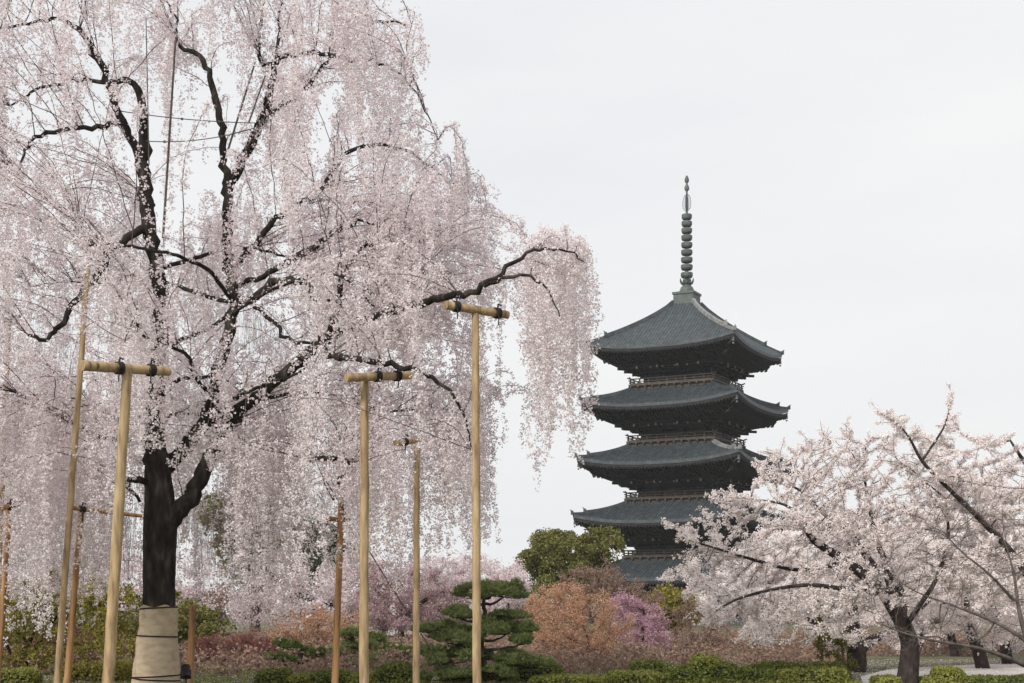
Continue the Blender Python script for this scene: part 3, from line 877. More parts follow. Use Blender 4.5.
    gt = Geo()
    for pth, rad in twigs:
        gt.tube(pth[::2] - base, rad[::2], 4, cap=False)
    FP = []
    nv = len(strands); strands += veil
    order = rng.permutation(len(strands))
    kept = 0
    for si in order:
        p0, d0, ln, _y = strands[si]
        n = max(5, int(ln / .09))
        h = np.array([d0[0], d0[1], 0]); out_ = np.linalg.norm(h)
        t = np.arange(n) * .09
        reach = .16 + .18 * rng.random()
        hx = h[None] * (reach * (1 - np.exp(-t / .35)))[:, None]
        zz = -t + (d0[2] + .55) * .18 * (1 - np.exp(-t / .16))
        ph = rng.random(2) * 6.3
        sway = np.stack([np.sin(t * 1.6 + ph[0]), np.sin(t * 1.3 + ph[1]), np.zeros(n)], 1) * .05 * np.minimum(1, t / .8)[:, None]
        P = p0 + hx + sway; P[:, 2] = p0[2] + zz
        px = 512 + F * P[:, 0] / P[:, 1]; py = HOR - F * (P[:, 2] - CAMZ) / P[:, 1]
        zf = CAMZ + (HOR - np.interp(px, fr_x, fr_y) + 34 * math.sin(p0[0] * 2.9 + p0[1] * 1.3) * .6 - rng.exponential(14) + 6) * TY / F
        ok = (P[:, 2] > zf) & (P[:, 2] > 1.05 + .25 * math.sin(p0[0] * 5))
        ph_ = rng.random()
        if len(px) < 4 or not ok[:4].all():
            continue
        front = p0[1] < TY + .15; yd = p0[1]
        if si >= nv:
            bunch = 9
        elif front and p0[2] > Zp(430) and rng.random() < .30:
            continue
        if not front and p0[2] > Zp(330) and rng.random() < .36:
            continue
        # the blossom hangs in bunches with gaps between them
        bunch = math.sin(p0[0] * 3.3 + p0[2] * .9) + math.sin(p0[0] * 1.7 - p0[1] * 2.1 + 1.0) + .8 * math.sin(p0[1] * 3.1 + p0[2] * 1.4)
        if si < nv and bunch < -.35 and rng.random() < .62:
            continue
        drop = False
        for (a, b, c, d, pr, fo) in (holes if si < nv else ()):
            if fo is not False and (not front if fo is True else yd > fo):
                continue
            ins = (px > a) & (px < b) & (py > c) & (py < d)
            if ins.any():
                q = rng.random()
                if q < pr:
                    fi = int(np.argmax(ins))
                    if fi < 5:
                        drop = True
                        break
                    ok[fi:] = False
        if drop:
            continue
        end = len(ok) if ok.all() else int(np.argmin(ok))
        if end < 5:
            continue
        P = P[:end]
        kept += 1
        gt.tube(P[::3] if len(P) > 6 else P, np.linspace(.0055, .0025, len(P[::3] if len(P) > 6 else P)), 3, cap=False)
        # clusters of flowers along the strand, denser towards the top
        m = int(len(P) * .09 * rng.uniform(50, 92) * (1.2 if p0[0] - ctr[0] > 5.4 else 1))
        m = max(m, 6)
        nc = max(2, m // 4)
        ti = rng.random(nc) ** .95 * (len(P) - 1)
        i0 = ti.astype(int); fr = (ti - i0)[:, None]
        i1 = np.minimum(i0 + 1, len(P) - 1)
        C = P[i0] * (1 - fr) + P[i1] * fr + rng.normal(0, .040, (nc, 3)) * (1.15 - .5 * ti / len(P))[:, None]
        FP.append(np.repeat(C, 4, 0) + rng.normal(0, .026, (nc * 4, 3)))
    # some flowers sit straight on the older wood
    FP = np.vstack(FP + FP0)
    print('weeping strands', kept, 'flowers', len(FP))
    tag(gt.build('hanging_twig', M['twig'], root), kind='stuff')
    gf = Geo(); leaf_quads(gf, FP - base, .042, rng)
    gf.build('crown', M['weep'], root)
weeping_cherry()

# ================================================================== SUPPORT POLES AND CABLES
def pole(label, top, bottom, Y, w, mat, cross=None, ties=(), dy=0.0):
    """top/bottom in px at distance Y; cross = (x0,y0,x1,y1,width,depth swing)"""
    r = w * Y / F / 2
    a = W(top[0], top[1], Y); b = W(bottom[0], bottom[1], Y)
    d = (b - a) / (b - a)[2]
    foot = b + d * (-.1 - b[2])
    base = foot.copy(); base[2] = 0
    root = empty('support_pole', base, label, 'support pole', 'wooden props under the weeping cherry')
    rng = np.random.default_rng(int(top[0] * 7 + top[1]))
    t = np.linspace(0, 1, 26)[:, None]
    P = foot + (a - foot) * t + np.column_stack([rng.normal(0, .004, 26), rng.normal(0, .004, 26), np.zeros(26)])
    P[-1] = a
    rad = r * (1.12 - .22 * t[:, 0]) * (1 + rng.normal(0, .012, 26))
    g = Geo(); g.tube(P - base, rad, 14); g.build('pole', M[mat], root, True)
    if cross:
        x0, y0, x1, y1, cw, sw = cross
        rc = cw * Y / F / 2
        A = W(x0, y0, Y - sw); B = W(x1, y1, Y + sw)
        tt = np.linspace(0, 1, 12)[:, None]
        g = Geo(); g.tube(A + (B - A) * tt - base, rc * (1.05 - .12 * tt[:, 0]), 14)
        cb = g.build('crossbar', M[mat], root, True)
        for x in ties:
            u = (x - x0) / (x1 - x0)
            c = A + (B - A) * u
            ax = (B - A) / np.linalg.norm(B - A)
            g = Geo()
            for j in range(-2, 3):
                q = c + ax * j * .022
                s1 = np.array([0, 0, 1.0]); s2 = np.cross(ax, s1)
                an = np.linspace(0, 2 * math.pi, 18)
                g.tube(q + (rc + .010) * (np.cos(an)[:, None] * s1 + np.sin(an)[:, None] * s2) - base, .013, 5, False)
            # knot and loose ends
            g.tube(np.array([c + [0, -rc - .02, .02], c + [.03, -rc - .04, -.08], c + [.02, -rc - .03, -.22]]) - base, .010, 4)
            g.tube(np.array([c + [0, 0, rc], c + [.02, -.02, rc + .08], c + [.07, -.02, rc + .05]]) - base, .016, 5)
            g.build('rope_lashing', M['rope'], cb)
    return root
pole('thickest yellow prop with a T bar, standing left of the wrapped trunk', (127.5, 368), (108, 683), 22.8, 11.0, 'bamboo', (82, 365.5, 169, 371.5, 10, .6), (118, 150))
pole('tall pale T bar prop tied by two black ropes, right of the wrapped trunk', (364.5, 377), (364, 683), 25.3, 9.0, 'bamboo', (346, 377.6, 411, 375.5, 8.5, .4), (377, 397))
pole('tall yellow prop with a tied crossbar, crossing in front of the cloud pruned pine', (475.5, 312), (477, 683), 24.6, 8.0, 'bamboo', (446, 305, 508, 315, 8.5, .3), (456, 497))
pole('slim tan prop between the pale T bar prop and the one before the pine', (417, 446), (416, 683), 27.0, 6.3, 'bamboo', (396, 443, 420, 440, 6, .5), (404,))
pole('thin orange prop leaning right with a small crossbar, beside the pale T bar prop', (342, 488), (335, 683), 27.4, 6.6, 'cedar', (326, 518, 347, 521, 5, .3), (341,))
pole('orange prop under the low fringe of blossom just right of the wrapped trunk', (193, 606), (189.5, 683), 30.5, 7.6, 'cedar')
pole('long tan prop rising far into the blossom, left one of the close pair', (88, 266), (57, 683), 26.4, 6.2, 'bamboo')
pole('short orange prop, right one of the close leaning pair', (82, 505), (66.7, 683), 26.8, 6.4, 'cedar', (72, 508, 142, 516, 4, .4), (82,))
pole('orange prop leaving the picture at the lower left edge', (10, 505), (-3, 683), 27.0, 6.0, 'cedar', (2, 508, 22, 503, 5, .3), (10,))
pole('tan prop half hidden by blossom at the far left edge', (9.5, 318), (-6, 683), 31.5, 4.6, 'bamboo', (0, 322, 20, 316, 4, .3), (9,))
# slender rods lashed to the upper limbs
def rod(label, a, b, Y0, Y1, w, mat, name='brace_rod'):
    A = W(*a, Y0); B = W(*b, Y1)
    base = (A + B) / 2
    t = np.linspace(0, 1, 10)[:, None]
    g = Geo(); g.tube(A + (B - A) * t - base, np.linspace(.8, 1, 10) * w * Y0 / F / 2, 8)
    return tag(g.build(name, M[mat], None, True, None), label, 'rod', 'rods and wires that brace the upper limbs'), base
for args in (('long upright grey brown rod between the two main stems of the weeping cherry', (175.5, 40), (163, 238), 28.8, 28.8, 2.6, 'bark_grey'),
             ('slanting rod in the crotch of the forked limb, tied to its right arm', (254, 66), (228, 150), 29.2, 29.3, 2.2, 'bark_grey'),
             ('short thin rod lashed along the right arm of the forked limb', (270, 62), (249, 122), 29.1, 29.2, 1.8, 'bark_grey'),
             ('thin upright rod touching the left main stem', (146, 18), (149, 165), 28.5, 28.6, 1.3, 'bark_grey')):
    o, b = rod(*args); o.location = b
def wire(label, pts, Y, r, name='bracing_wire', sag=.05, beads=False):
    P = np.array([W(x, y, yy) for x, y, yy in pts])
    base = P[0].copy()
    t = np.linspace(0, 1, 20)[:, None]
    Q = P[0] + (P[-1] - P[0]) * t
    Q[:, 2] -= (sag * 4 * t * (1 - t))[:, 0]
    g = Geo(); g.tube(Q - base, r, 5)
    if beads:
        for i in (3, 8, 13):
            g.tube([Q[i] - base, Q[i + 1] * .3 + Q[i] * .7 - base], r * 2.6, 5)
    o = g.build(name, M['wire'])
    o.location = base
    return tag(o, label, 'wire', 'rods and wires that brace the upper limbs')
wire('upper of the two wires stretched between left stem and forked limb', [(120, 111, 28.5), (262, 123, 29.4)], 0, .010, beads=True)
wire('lower sagging wire stretched between left stem and forked limb', [(146, 141, 28.6), (254, 128, 29.4)], 0, .010, sag=.10, beads=True)
wire('long dark guy wire slanting down past the pine to the ground', [(322, 474, 26.4), (455, 687, 32)], 0, .012, 'guy_wire', 0.03)

# small black garden spotlight beside the wrapped trunk
def spotlight():
    b = W(186, 683, 29.5); b[2] = 0
    root = empty('garden_spotlight', b, 'small black spotlight on a stake beside the wrapped trunk', 'spotlight')
    z = CAMZ + (HOR - 672) * 29.5 / F
    g = Geo(); g.tube([[0, 0, -.05], [0, 0, z - .12]], .015, 8); g.build('stake', M['black'], root)
    g = Geo(); g.box((0, 0, z - .12), (.09, .02, .015)); g.box((-.09, 0, z - .04), (.01, .02, .09)); g.box((.09, 0, z - .04), (.01, .02, .09)); g.build('bracket', M['black'], root)
    g = Geo(); ax = np.array([-.2, .5, .8]); ax /= np.linalg.norm(ax)
    c = np.array([0, 0, z])
    g.tube([c - ax * .13, c - ax * .12, c + ax * .02, c + ax * .12], [.05, .085, .085, .10], 14); h = g.build('lamp_housing', M['black'], root)
    g = Geo(); g.tube([c + ax * .137, c + ax * .142], .09, 14); g.build('lens', M['glass'], h)
spotlight()
# white anchor post by the slim prop
def marker():
    b = W(408, 683, 33); b[2] = 0
    g = Geo()
    g.box((0, 0, .07), (.05, .05, .12)); g.lathe((0, 0, .19), [(.07, 0), (.05, .06), (0.001, .12)], 4)
    o = g.build('marker_post', M['white']); o.location = b
    tag(o, 'short white marker post at the foot of the slim tan prop', 'post')
marker()
# ================================================================== CHERRY TREES ON THE RIGHT
CH = 'pink white cherry trees on the right'
# main one: dark leaning trunk
Y = 33.0
lines = [drop_to_ground(path_px([(907, 684, 0, .25), (910, 655, 0, .215), (909, 640, 0, .20), (902, 622, 0, .18), (893, 606, 0, .17), (884, 593, -.1, .145), (866, 577, -.2, .125), (847, 562, -.3, .11), (826, 549, -.4, .09), (810, 537, -.5, .07), (803, 520, -.6, .05), (785, 505, -.7, .03), (760, 500, -.8, .02)], Y), Y, .30),
         path_px([(895, 608, 0, .12), (888, 576, .3, .10), (874, 566, .4, .09), (859, 545, .6, .075), (847, 529, .7, .06), (826, 516, .8, .045), (800, 490, .9, .03), (770, 480, 1, .02)], Y),
         path_px([(901, 622, 0, .11), (903, 605, .4, .10), (899, 587, .6, .11), (884, 558, .8, .08), (876, 537, .9, .06), (868, 500, 1, .04), (862, 460, 1, .02)], Y),
         path_px([(905, 628, 0, .07), (918, 608, -.6, .06), (936, 580, -1.0, .05), (948, 540, -1.2, .04), (946, 500, -1.3, .02)], Y),
         path_px([(884, 593, -.1, .07), (850, 590, -1, .055), (810, 585, -1.4, .045), (770, 590, -1.6, .035), (735, 600, -1.7, .025), (715, 612, -1.7, .015)], Y),
         path_px([(847, 562, -.3, .06), (800, 570, -.6, .045), (755, 560, -.8, .035), (715, 548, -.9, .025), (690, 540, -.9, .015)], Y)]
blobs = [(745, 505, Y, 50, 22, 1.3), (790, 470, Y, 45, 28, 1.6), (850, 465, Y, 60, 34, 2.0), (700, 540, Y, 38, 14, .9), (770, 545, Y, 75, 30, 1.8), (850, 520, Y, 70, 45, 2.0), (735, 590, Y, 62, 26, 1.4), (800, 610, Y - .5, 70, 30, 1.6),
         (725, 620, Y, 34, 14, .9), (920, 500, Y - .5, 55, 50, 2.0), (945, 560, Y - .6, 55, 40, 1.8), (850, 590, Y - .8, 60, 40, 1.4), (800, 640, Y - .6, 50, 12, 1.0), (692, 530, Y, 38, 10, .8), (682, 578, Y, 24, 14, .8), (838, 432, Y, 25, 10, .9), (820, 440, Y, 12, 12, .6), (905, 440, Y, 30, 18, 1)]
flower_tree('cherry_tree', 'blossoming cherry with a leaning dark trunk and forked limbs, nearest the pagoda', 'tree', lines, blobs, 1900, 112000, .040, 21, M['cherry'], M['bark_cherry'], D=.26, dk=.32, di=2.4, clump=.045, group=CH, thin=.017, per=6, tip=.0075, trop=(-.04, 0, .14))
# tree behind it with a stout flared trunk
Y = 40.0
lines = [drop_to_ground(path_px([(853, 684, 0, .30), (857, 662, 0, .27), (855, 648, 0, .24), (853, 630, 0, .20), (852, 600, 0, .14), (850, 560, 0, .08), (846, 520, 0, .03)], Y), Y, .38),
         path_px([(856, 650, 0, .19), (845, 641, -.3, .16), (834, 637, -.5, .13), (825, 630, -.6, .09), (800, 615, -.8, .06), (765, 600, -1, .03)], Y),
         path_px([(857, 652, 0, .17), (872, 640, .3, .13), (890, 632, .4, .09), (915, 615, .4, .05), (940, 590, .4, .03)], Y)]
blobs = [(800, 600, Y, 90, 40, 2), (860, 560, Y, 90, 60, 2.5), (760, 610, Y, 60, 35, 1.8), (800, 646, Y - 1, 90, 10, 1.2), (900, 645, Y, 60, 10, 1.6), (720, 575, Y + 1, 40, 30, 1.5), (930, 580, Y, 60, 50, 2.2)]
flower_tree('cherry_tree', 'blossoming cherry on a stout short forked trunk with low sweeping branches', 'tree', lines, blobs, 800, 66000, .046, 22, M['cherry'], M['bark_cherry'], D=.34, dk=.46, clump=.10, group=CH, thin=.022, per=7)
# tree whose long straight limb enters from the right edge
Y = 31.0
lines = [drop_to_ground(path_px([(1062, 690, 0, .26), (1058, 640, 0, .22), (1045, 600, 0, .18), (1025, 570, 0, .10), (1005, 545, 0, .07), (980, 519, -.1, .058), (947, 487, -.2, .044), (922, 461, -.3, .034), (909, 437, -.4, .024), (895, 422, -.4, .014), (876, 411, -.4, .010)], Y), Y, .34),
         path_px([(1050, 605, 0, .15), (1070, 560, .2, .11), (1060, 510, .3, .08), (1030, 470, .3, .05), (1010, 440, .3, .025)], Y),
         path_px([(922, 461, -.3, .03), (945, 425, -.3, .02), (950, 402, -.3, .008)], Y)]
blobs = [(960, 470, Y, 45, 35, 1.5), (1000, 490, Y, 50, 40, 1.8), (920, 430, Y, 28, 18, .9), (1020, 540, Y, 50, 50, 1.8), (950, 420, Y, 16, 8, .6), (1060, 500, Y, 50, 60, 2), (985, 580, Y, 50, 40, 1.6), (1020, 445, Y, 30, 10, 1), (975, 448, Y, 26, 12, .8)]
flower_tree('cherry_tree', 'blossoming cherry whose long straight limb slants in from the right edge', 'tree', lines, blobs, 850, 58000, .040, 23, M['cherry'], M['bark_cherry'], D=.27, dk=.36, di=2.4, clump=.045, group=CH, thin=.016, per=6, tip=.007, trop=(-.06, 0, .12))
# trees further back along the walk
far = [((986, 683), (979, 652), (970, 630), 42.5, .22, 'blossoming cherry on a dark trunk leaning left, behind the leafless branches at the right', [(970, 560, 70, 60, 2.5), (1010, 600, 60, 40, 2), (930, 610, 60, 30, 2)], 31),
       ((1010, 683), (1006, 650), (1000, 620), 46.0, .20, 'blossoming cherry on an upright trunk at the right edge beyond the leaning one', [(1010, 560, 60, 60, 2.5), (1040, 600, 60, 50, 2.5), (985, 500, 60, 45, 2.5)], 32),
       ((957, 678), (955, 655), (950, 630), 54.0, .20, 'far blossoming cherry with a straight dark trunk beyond the gravel walk', [(950, 600, 60, 36, 3), (930, 560, 60, 45, 3), (985, 590, 40, 40, 3)], 33),
       ((921, 675), (920, 655), (918, 630), 58.0, .17, 'slim far cherry standing alone on the far side of the gravel walk', [(915, 600, 50, 36, 3), (895, 570, 50, 40, 3), (880, 620, 40, 20, 2)], 34),
       ((760, 668), (757, 645), (752, 620), 62.0, .17, 'far cherry behind the clipped hedges, mostly hidden by nearer blossom', [(765, 590, 60, 40, 3), (725, 600, 40, 30, 3), (800, 560, 50, 50, 3)], 35)]
for b, m, t, Yf, rr, lab, bl, sd_ in far:
    ln = drop_to_ground(path_px([(b[0], b[1], 0, rr), (m[0], m[1], 0, rr * .85), (t[0], t[1], 0, rr * .6), (t[0] - 4, t[1] - 35, 0, rr * .3)], Yf), Yf, rr * 1.35)
    flower_tree('cherry_tree', lab, 'tree', [ln], [(x, y, Yf, a_, b_, d_) for x, y, a_, b_, d_ in bl], 420, 34000, .075, sd_, M['cherry'], M['bark_cherry'], D=.5, dk=.65, di=4, clump=.13, group=CH, thin=.03, per=7)

# leafless tree in the lower right corner
Y = 24.0
lines = [drop_to_ground(path_px([(1036, 690, 0, .07), (1029, 650, 0, .05), (1019, 610, 0, .033), (1014, 575, 0, .020), (1006, 545, 0, .011)], Y), Y, .12),
         path_px([(1031, 668, 0, .045), (1006, 657, -.3, .036), (978, 648, -.5, .028), (942, 642, -.7, .022), (907, 634, -.8, .015), (876, 622, -.9, .008)], Y),
         path_px([(1027, 640, 0, .036), (995, 622, .3, .028), (955, 606, .4, .02), (917, 592, .5, .012), (890, 575, .5, .006)], Y),
         path_px([(1018, 605, 0, .028), (990, 575, -.3, .020), (962, 552, -.4, .013), (938, 526, -.5, .006)], Y),
         path_px([(1025, 630, 0, .035), (1040, 590, .3, .026), (1044, 540, .3, .016), (1038, 480, .3, .008)], Y)]
blobs = [(950, 590, Y, 100, 60, 1.3), (990, 530, Y, 60, 70, 1.2), (930, 645, Y, 90, 22, .9), (1020, 600, Y, 50, 60, 1.0), (880, 600, Y, 40, 35, .8)]
flower_tree('bare_tree', 'leafless young tree with thin grey branches in the lower right corner', 'tree', lines, blobs, 1100, 0, .04, 41, M['cherry'], M['bark_grey'], D=.16, dk=.19, di=1.6, thin=.012, tip=.0036, top=.02, trop=(-.05, 0, .12))
# sapling stems by the hedge
for i, (x, yt, lab) in enumerate(((822, 600, 'slender sapling with a pale straight stem in front of the clipped hedge'), (843, 622, 'smaller green leaved sapling next to the stout forked cherry trunk'))):
    Y = 35.0 + i
    ln = drop_to_ground(path_px([(x, 683, 0, .045), (x, 655, 0, .035), (x - 2, 640, 0, .025), (x - 3, yt + 20, 0, .012)], Y), Y, .05)
    flower_tree('sapling', lab, 'sapling', [ln], [(x, 645 + i * 14, Y, 16, 16, .4), (x - 2, 630 + i * 14, Y, 10, 14, .3)], 60, 900, .05, 50 + i, M['olive'], M['bark_grey'], D=.16, dk=.2, di=1.2, thin=.02, per=4, clump=.06, tip=.004, crown_name='leaves')

# ================================================================== CLOUD PRUNED PINE
def cloud_pine(label, Y, trunk_rows, pads, seed, mat, dens=1.0, name='pine_tree', nl=.085):
    rng = np.random.default_rng(seed)
    tr = drop_to_ground(path_px(trunk_rows, Y), Y, trunk_rows[0][3] * 1.25)
    base = tr[0][:3].copy(); base[2] = 0
    root = empty(name, base, label, 'pine tree')
    p = smooth_path(tr, .08, .012, rng)
    gt = Geo(); gt.tube(p[:, :3] - base, p[:, 3], 9)
    trunk = gt.build('trunk', M['bark_brown'], root, True)
    for (x0, x1, y0, y1, dY) in pads:
        gb = Geo()
        c = W((x0 + x1) / 2, (y0 + y1) / 2, Y + dY); k = Y / F
        hx, hz = (x1 - x0) / 2 * k * 1.12, (y1 - y0) / 2 * k * 1.05
        hy = max(.35, hx * .75)
        # limb from the trunk
        tgt = c - [0, 0, hz * .6]
        i = int(np.argmin(np.abs(p[:, 2] - (tgt[2] - .12)) + .2 * np.abs(p[:, 0] - tgt[0])))
        st = p[i, :3]
        mid = st * .5 + tgt * .5 + [0, 0, -.06] + rng.normal(0, .03, 3)
        pl = smooth_path(np.array([st, mid, tgt]), .08, .008, rng)
        gb.tube(pl - base, np.linspace(.045, .015, len(pl)), 6)
        # the pad: lobes of needle tufts
        nlobe = max(3, int(hx * hy * 16))
        nlobe = max(7, int(hx * hy * 26))
        an = rng.random(nlobe) * 6.283; ra = np.sqrt(rng.random(nlobe)) * .92
        lob = np.column_stack([np.cos(an) * ra * hx, np.sin(an) * ra * hy, (1 - ra ** 2) * hz * .4 - hz * .2 + rng.normal(0, hz * .28, nlobe)])
        for q in lob:
            gb.tube(np.array([tgt, (tgt + c + q) / 2 - [0, 0, .03], c + q - [0, 0, hz * .3]]) - base, [.012, .009, .005], 4)
        nt_ = int(max(120, 1250 * hx * hy * 3.1) * dens)
        li = rng.integers(0, len(lob), nt_)
        lr = rng.uniform(.13, .30, len(lob))
        q = rand_unit(rng, nt_) * (rng.random(nt_) ** .4)[:, None]
        q[:, 2] = np.where(q[:, 2] < -.1, q[:, 2] * .25, q[:, 2])
        T = c + lob[li] + q * np.column_stack([lr[li], lr[li], np.clip(lr[li] * 1.1, 0, hz * 1.15)])
        nb = 9
        o = np.repeat(T, nb, 0)
        d = rand_unit(rng, nt_ * nb); d[:, 2] = np.abs(d[:, 2]) * 1.0 + .35; d /= np.linalg.norm(d, axis=1)[:, None]
        ln_ = (nl * rng.uniform(.6, 1.2, nt_ * nb))[:, None]
        sd2 = np.cross(d, rand_unit(rng, nt_ * nb)); sd2 /= np.linalg.norm(sd2, axis=1)[:, None]
        w = .0075
        V = np.stack([o - sd2 * w, o + sd2 * w, o + d * ln_ + sd2 * w * .4, o + d * ln_ - sd2 * w * .4], 1).reshape(-1, 3)
        g = Geo(); g.add(V - base, np.arange(len(V)).reshape(-1, 4))
        g.build('needle_pad', M[mat], root)
        gb.build('branch', M['bark_brown'], trunk, True)
    return root
cloud_pine('dark green pine pruned into tiers of flat cloud pads, behind the rightmost yellow prop', 33.2,
           [(482, 684, 0, .075), (484, 660, 0, .07), (481, 640, 0, .06), (484, 615, 0, .05), (483, 590, 0, .03)],
           [(452, 500, 587, 602, .1), (482, 527, 584, 600, -.1), (468, 512, 584, 592, .2), (436, 483, 609, 620, -.1), (483, 523, 612, 621, .2), (478, 534, 622, 637, 0), (419, 474, 625, 636, .1), (430, 482, 631, 648, -.3), (507, 540, 636, 646, -.2), (420, 482, 649, 667, -.2), (483, 530, 652, 663, .2), (500, 557, 655, 671, -.2), (425, 474, 671, 682, -.4), (486, 512, 669, 681, -.4)], 61, 'needle')
cloud_pine('small yellowish garden pine with rounded pads, just right of the pale T bar prop', 46.0,
           [(378, 676, 0, .09), (376, 662, 0, .08), (379, 650, 0, .06), (376, 638, 0, .04)],
           [(366, 390, 634, 645, 0), (352, 376, 644, 654, .1), (378, 412, 645, 657, -.1), (356, 384, 655, 665, -.2), (392, 412, 655, 665, .2)], 62, 'needle_y', .8, nl=.10)
cloud_pine('dark garden pine with stacked round pads, just left of the pale T bar prop', 42.0,
           [(354, 680, 0, .09), (351, 666, 0, .08), (356, 652, 0, .06), (352, 636, 0, .04)],
           [(338, 364, 630, 641, 0), (346, 376, 641, 651, .1), (330, 356, 648, 658, -.1), (350, 382, 657, 667, -.2)], 64, 'needle', .8, nl=.10)
cloud_pine('low spreading garden pine with dark stems, at the left foot of the orange leaning prop', 41.0,
           [(300, 680, 0, .08), (296, 668, 0, .07), (302, 656, 0, .05), (299, 646, 0, .03)],
           [(276, 306, 642, 652, 0), (298, 328, 650, 660, .1), (270, 298, 656, 666, -.1)], 65, 'needle_y', .8, nl=.10)

# ================================================================== MIDDLE DISTANCE TREES
def simple_line(px, ybase, ytop, Y, r, lean=0):
    return drop_to_ground(path_px([(px, ybase, 0, r), (px + lean * .4, ybase * .6 + ytop * .4, 0, r * .75), (px + lean, ytop, 0, r * .4)], Y), Y, r * 1.3)
flower_tree('maple_tree', 'salmon leaved young maple spreading wide just right of the cloud pine', 'tree', [simple_line(588, 680, 640, 48, .11)],
            [(575, 640, 48, 46, 34, 1.6), (600, 625, 48, 38, 28, 1.5), (548, 632, 48, 26, 28, 1.2), (590, 600, 48, 25, 14, 1)], 800, 17000, .042, 71, M['salmon'], M['bark_brown'], D=.25, dk=.34, di=2.6, clump=.10, thin=.03, per=6, tip=.005, crown_name='crown')
flower_tree('maple_tree', 'taller salmon maple behind the cloud pine, its crown touching the olive evergreen', 'tree', [simple_line(556, 668, 630, 56, .10)],
            [(545, 612, 56, 26, 26, 1.6), (566, 600, 56, 26, 20, 1.6)], 420, 9000, .05, 72, M['salmon'], M['bark_brown'], D=.3, dk=.4, di=2.6, clump=.12, thin=.03, per=6, crown_name='crown')
flower_tree('plum_tree', 'weeping plum with magenta pink blossom between the salmon maple and the pagoda', 'tree', [simple_line(640, 672, 610, 58, .12, 4)],
            [(645, 635, 58, 30, 34, 1.5), (625, 612, 58, 26, 18, 1.4), (655, 655, 58, 20, 18, 1.2), (620, 600, 58, 14, 8, 1)], 600, 17000, .052, 73, M['magenta'], M['bark_brown'], D=.3, dk=.4, di=2.6, clump=.11, thin=.03, per=6, trop=(0, 0, -.1))
flower_tree('plum_tree', 'far dark branched tree with dull rose blossom, left of the cloud pine', 'tree', [simple_line(402, 660, 605, 72, .22, -2), path_px([(402, 620, 0, .14), (425, 600, 0, .10), (448, 590, 0, .04)], 72), path_px([(402, 622, 0, .14), (385, 600, 0, .09), (370, 585, 0, .04)], 72)],
            [(400, 590, 72, 48, 30, 3), (440, 605, 72, 30, 24, 2.5), (372, 600, 72, 22, 24, 2)], 700, 15000, .075, 74, M['plum'], M['bark_cherry'], D=.4, dk=.5, di=3, clump=.14, thin=.045, per=6)
flower_tree('plum_tree', 'low plum with rose blossom in front of the pale topped garden wall', 'tree', [simple_line(384, 655, 632, 70, .12)],
            [(375, 620, 70, 24, 11, 1.5), (395, 624, 70, 18, 9, 1.5)], 260, 6000, .07, 75, M['plum'], M['bark_brown'], D=.35, dk=.42, di=3, clump=.13, thin=.04, per=6)
flower_tree('bud_tree', 'brown budding tree behind the weeping plum, below the lowest pagoda roof', 'tree', [simple_line(610, 655, 605, 80, .16)],
            [(600, 585, 80, 34, 22, 3), (575, 590, 80, 26, 20, 3), (640, 600, 80, 26, 16, 3)], 600, 12000, .075, 76, M['brownbud'], M['bark_brown'], D=.45, dk=.55, di=3.5, clump=.14, thin=.04, per=5, crown_name='crown')
flower_tree('bud_tree', 'sparse brown twiggy tree right of the weeping plum, above the clipped bushes', 'tree', [simple_line(692, 668, 640, 56, .10), path_px([(692, 655, 0, .06), (705, 640, 0, .045), (715, 625, 0, .02)], 56)],
            [(695, 632, 56, 26, 26, 1.5), (715, 640, 56, 18, 18, 1.3), (685, 610, 56, 16, 16, 1.3)], 420, 6500, .045, 77, M['brownbud'], M['bark_brown'], D=.28, dk=.36, di=2.6, clump=.11, thin=.03, per=5, crown_name='crown')
flower_tree('maple_tree', 'red brown maple growing low behind the wrapped trunk on its right', 'tree', [simple_line(222, 678, 655, 46, .10), path_px([(222, 668, 0, .06), (245, 650, .3, .045), (262, 640, .3, .02)], 46)],
            [(225, 656, 46, 48, 22, 1.5), (250, 650, 46, 34, 18, 1.4), (205, 648, 46, 20, 16, 1)], 600, 17000, .045, 78, M['redbrown'], M['bark_brown'], D=.24, dk=.32, di=2.4, clump=.10, thin=.03, per=5, crown_name='crown')
flower_tree('maple_tree', 'orange brown maple under the blossom fringe, beside the thin orange prop', 'tree', [simple_line(318, 668, 635, 54, .10)],
            [(310, 625, 54, 34, 20, 1.6), (345, 628, 54, 24, 18, 1.5), (285, 635, 54, 20, 16, 1.4)], 480, 9500, .05, 79, M['salmon'], M['bark_brown'], D=.28, dk=.36, di=2.4, clump=.11, thin=.03, per=5, crown_name='crown')
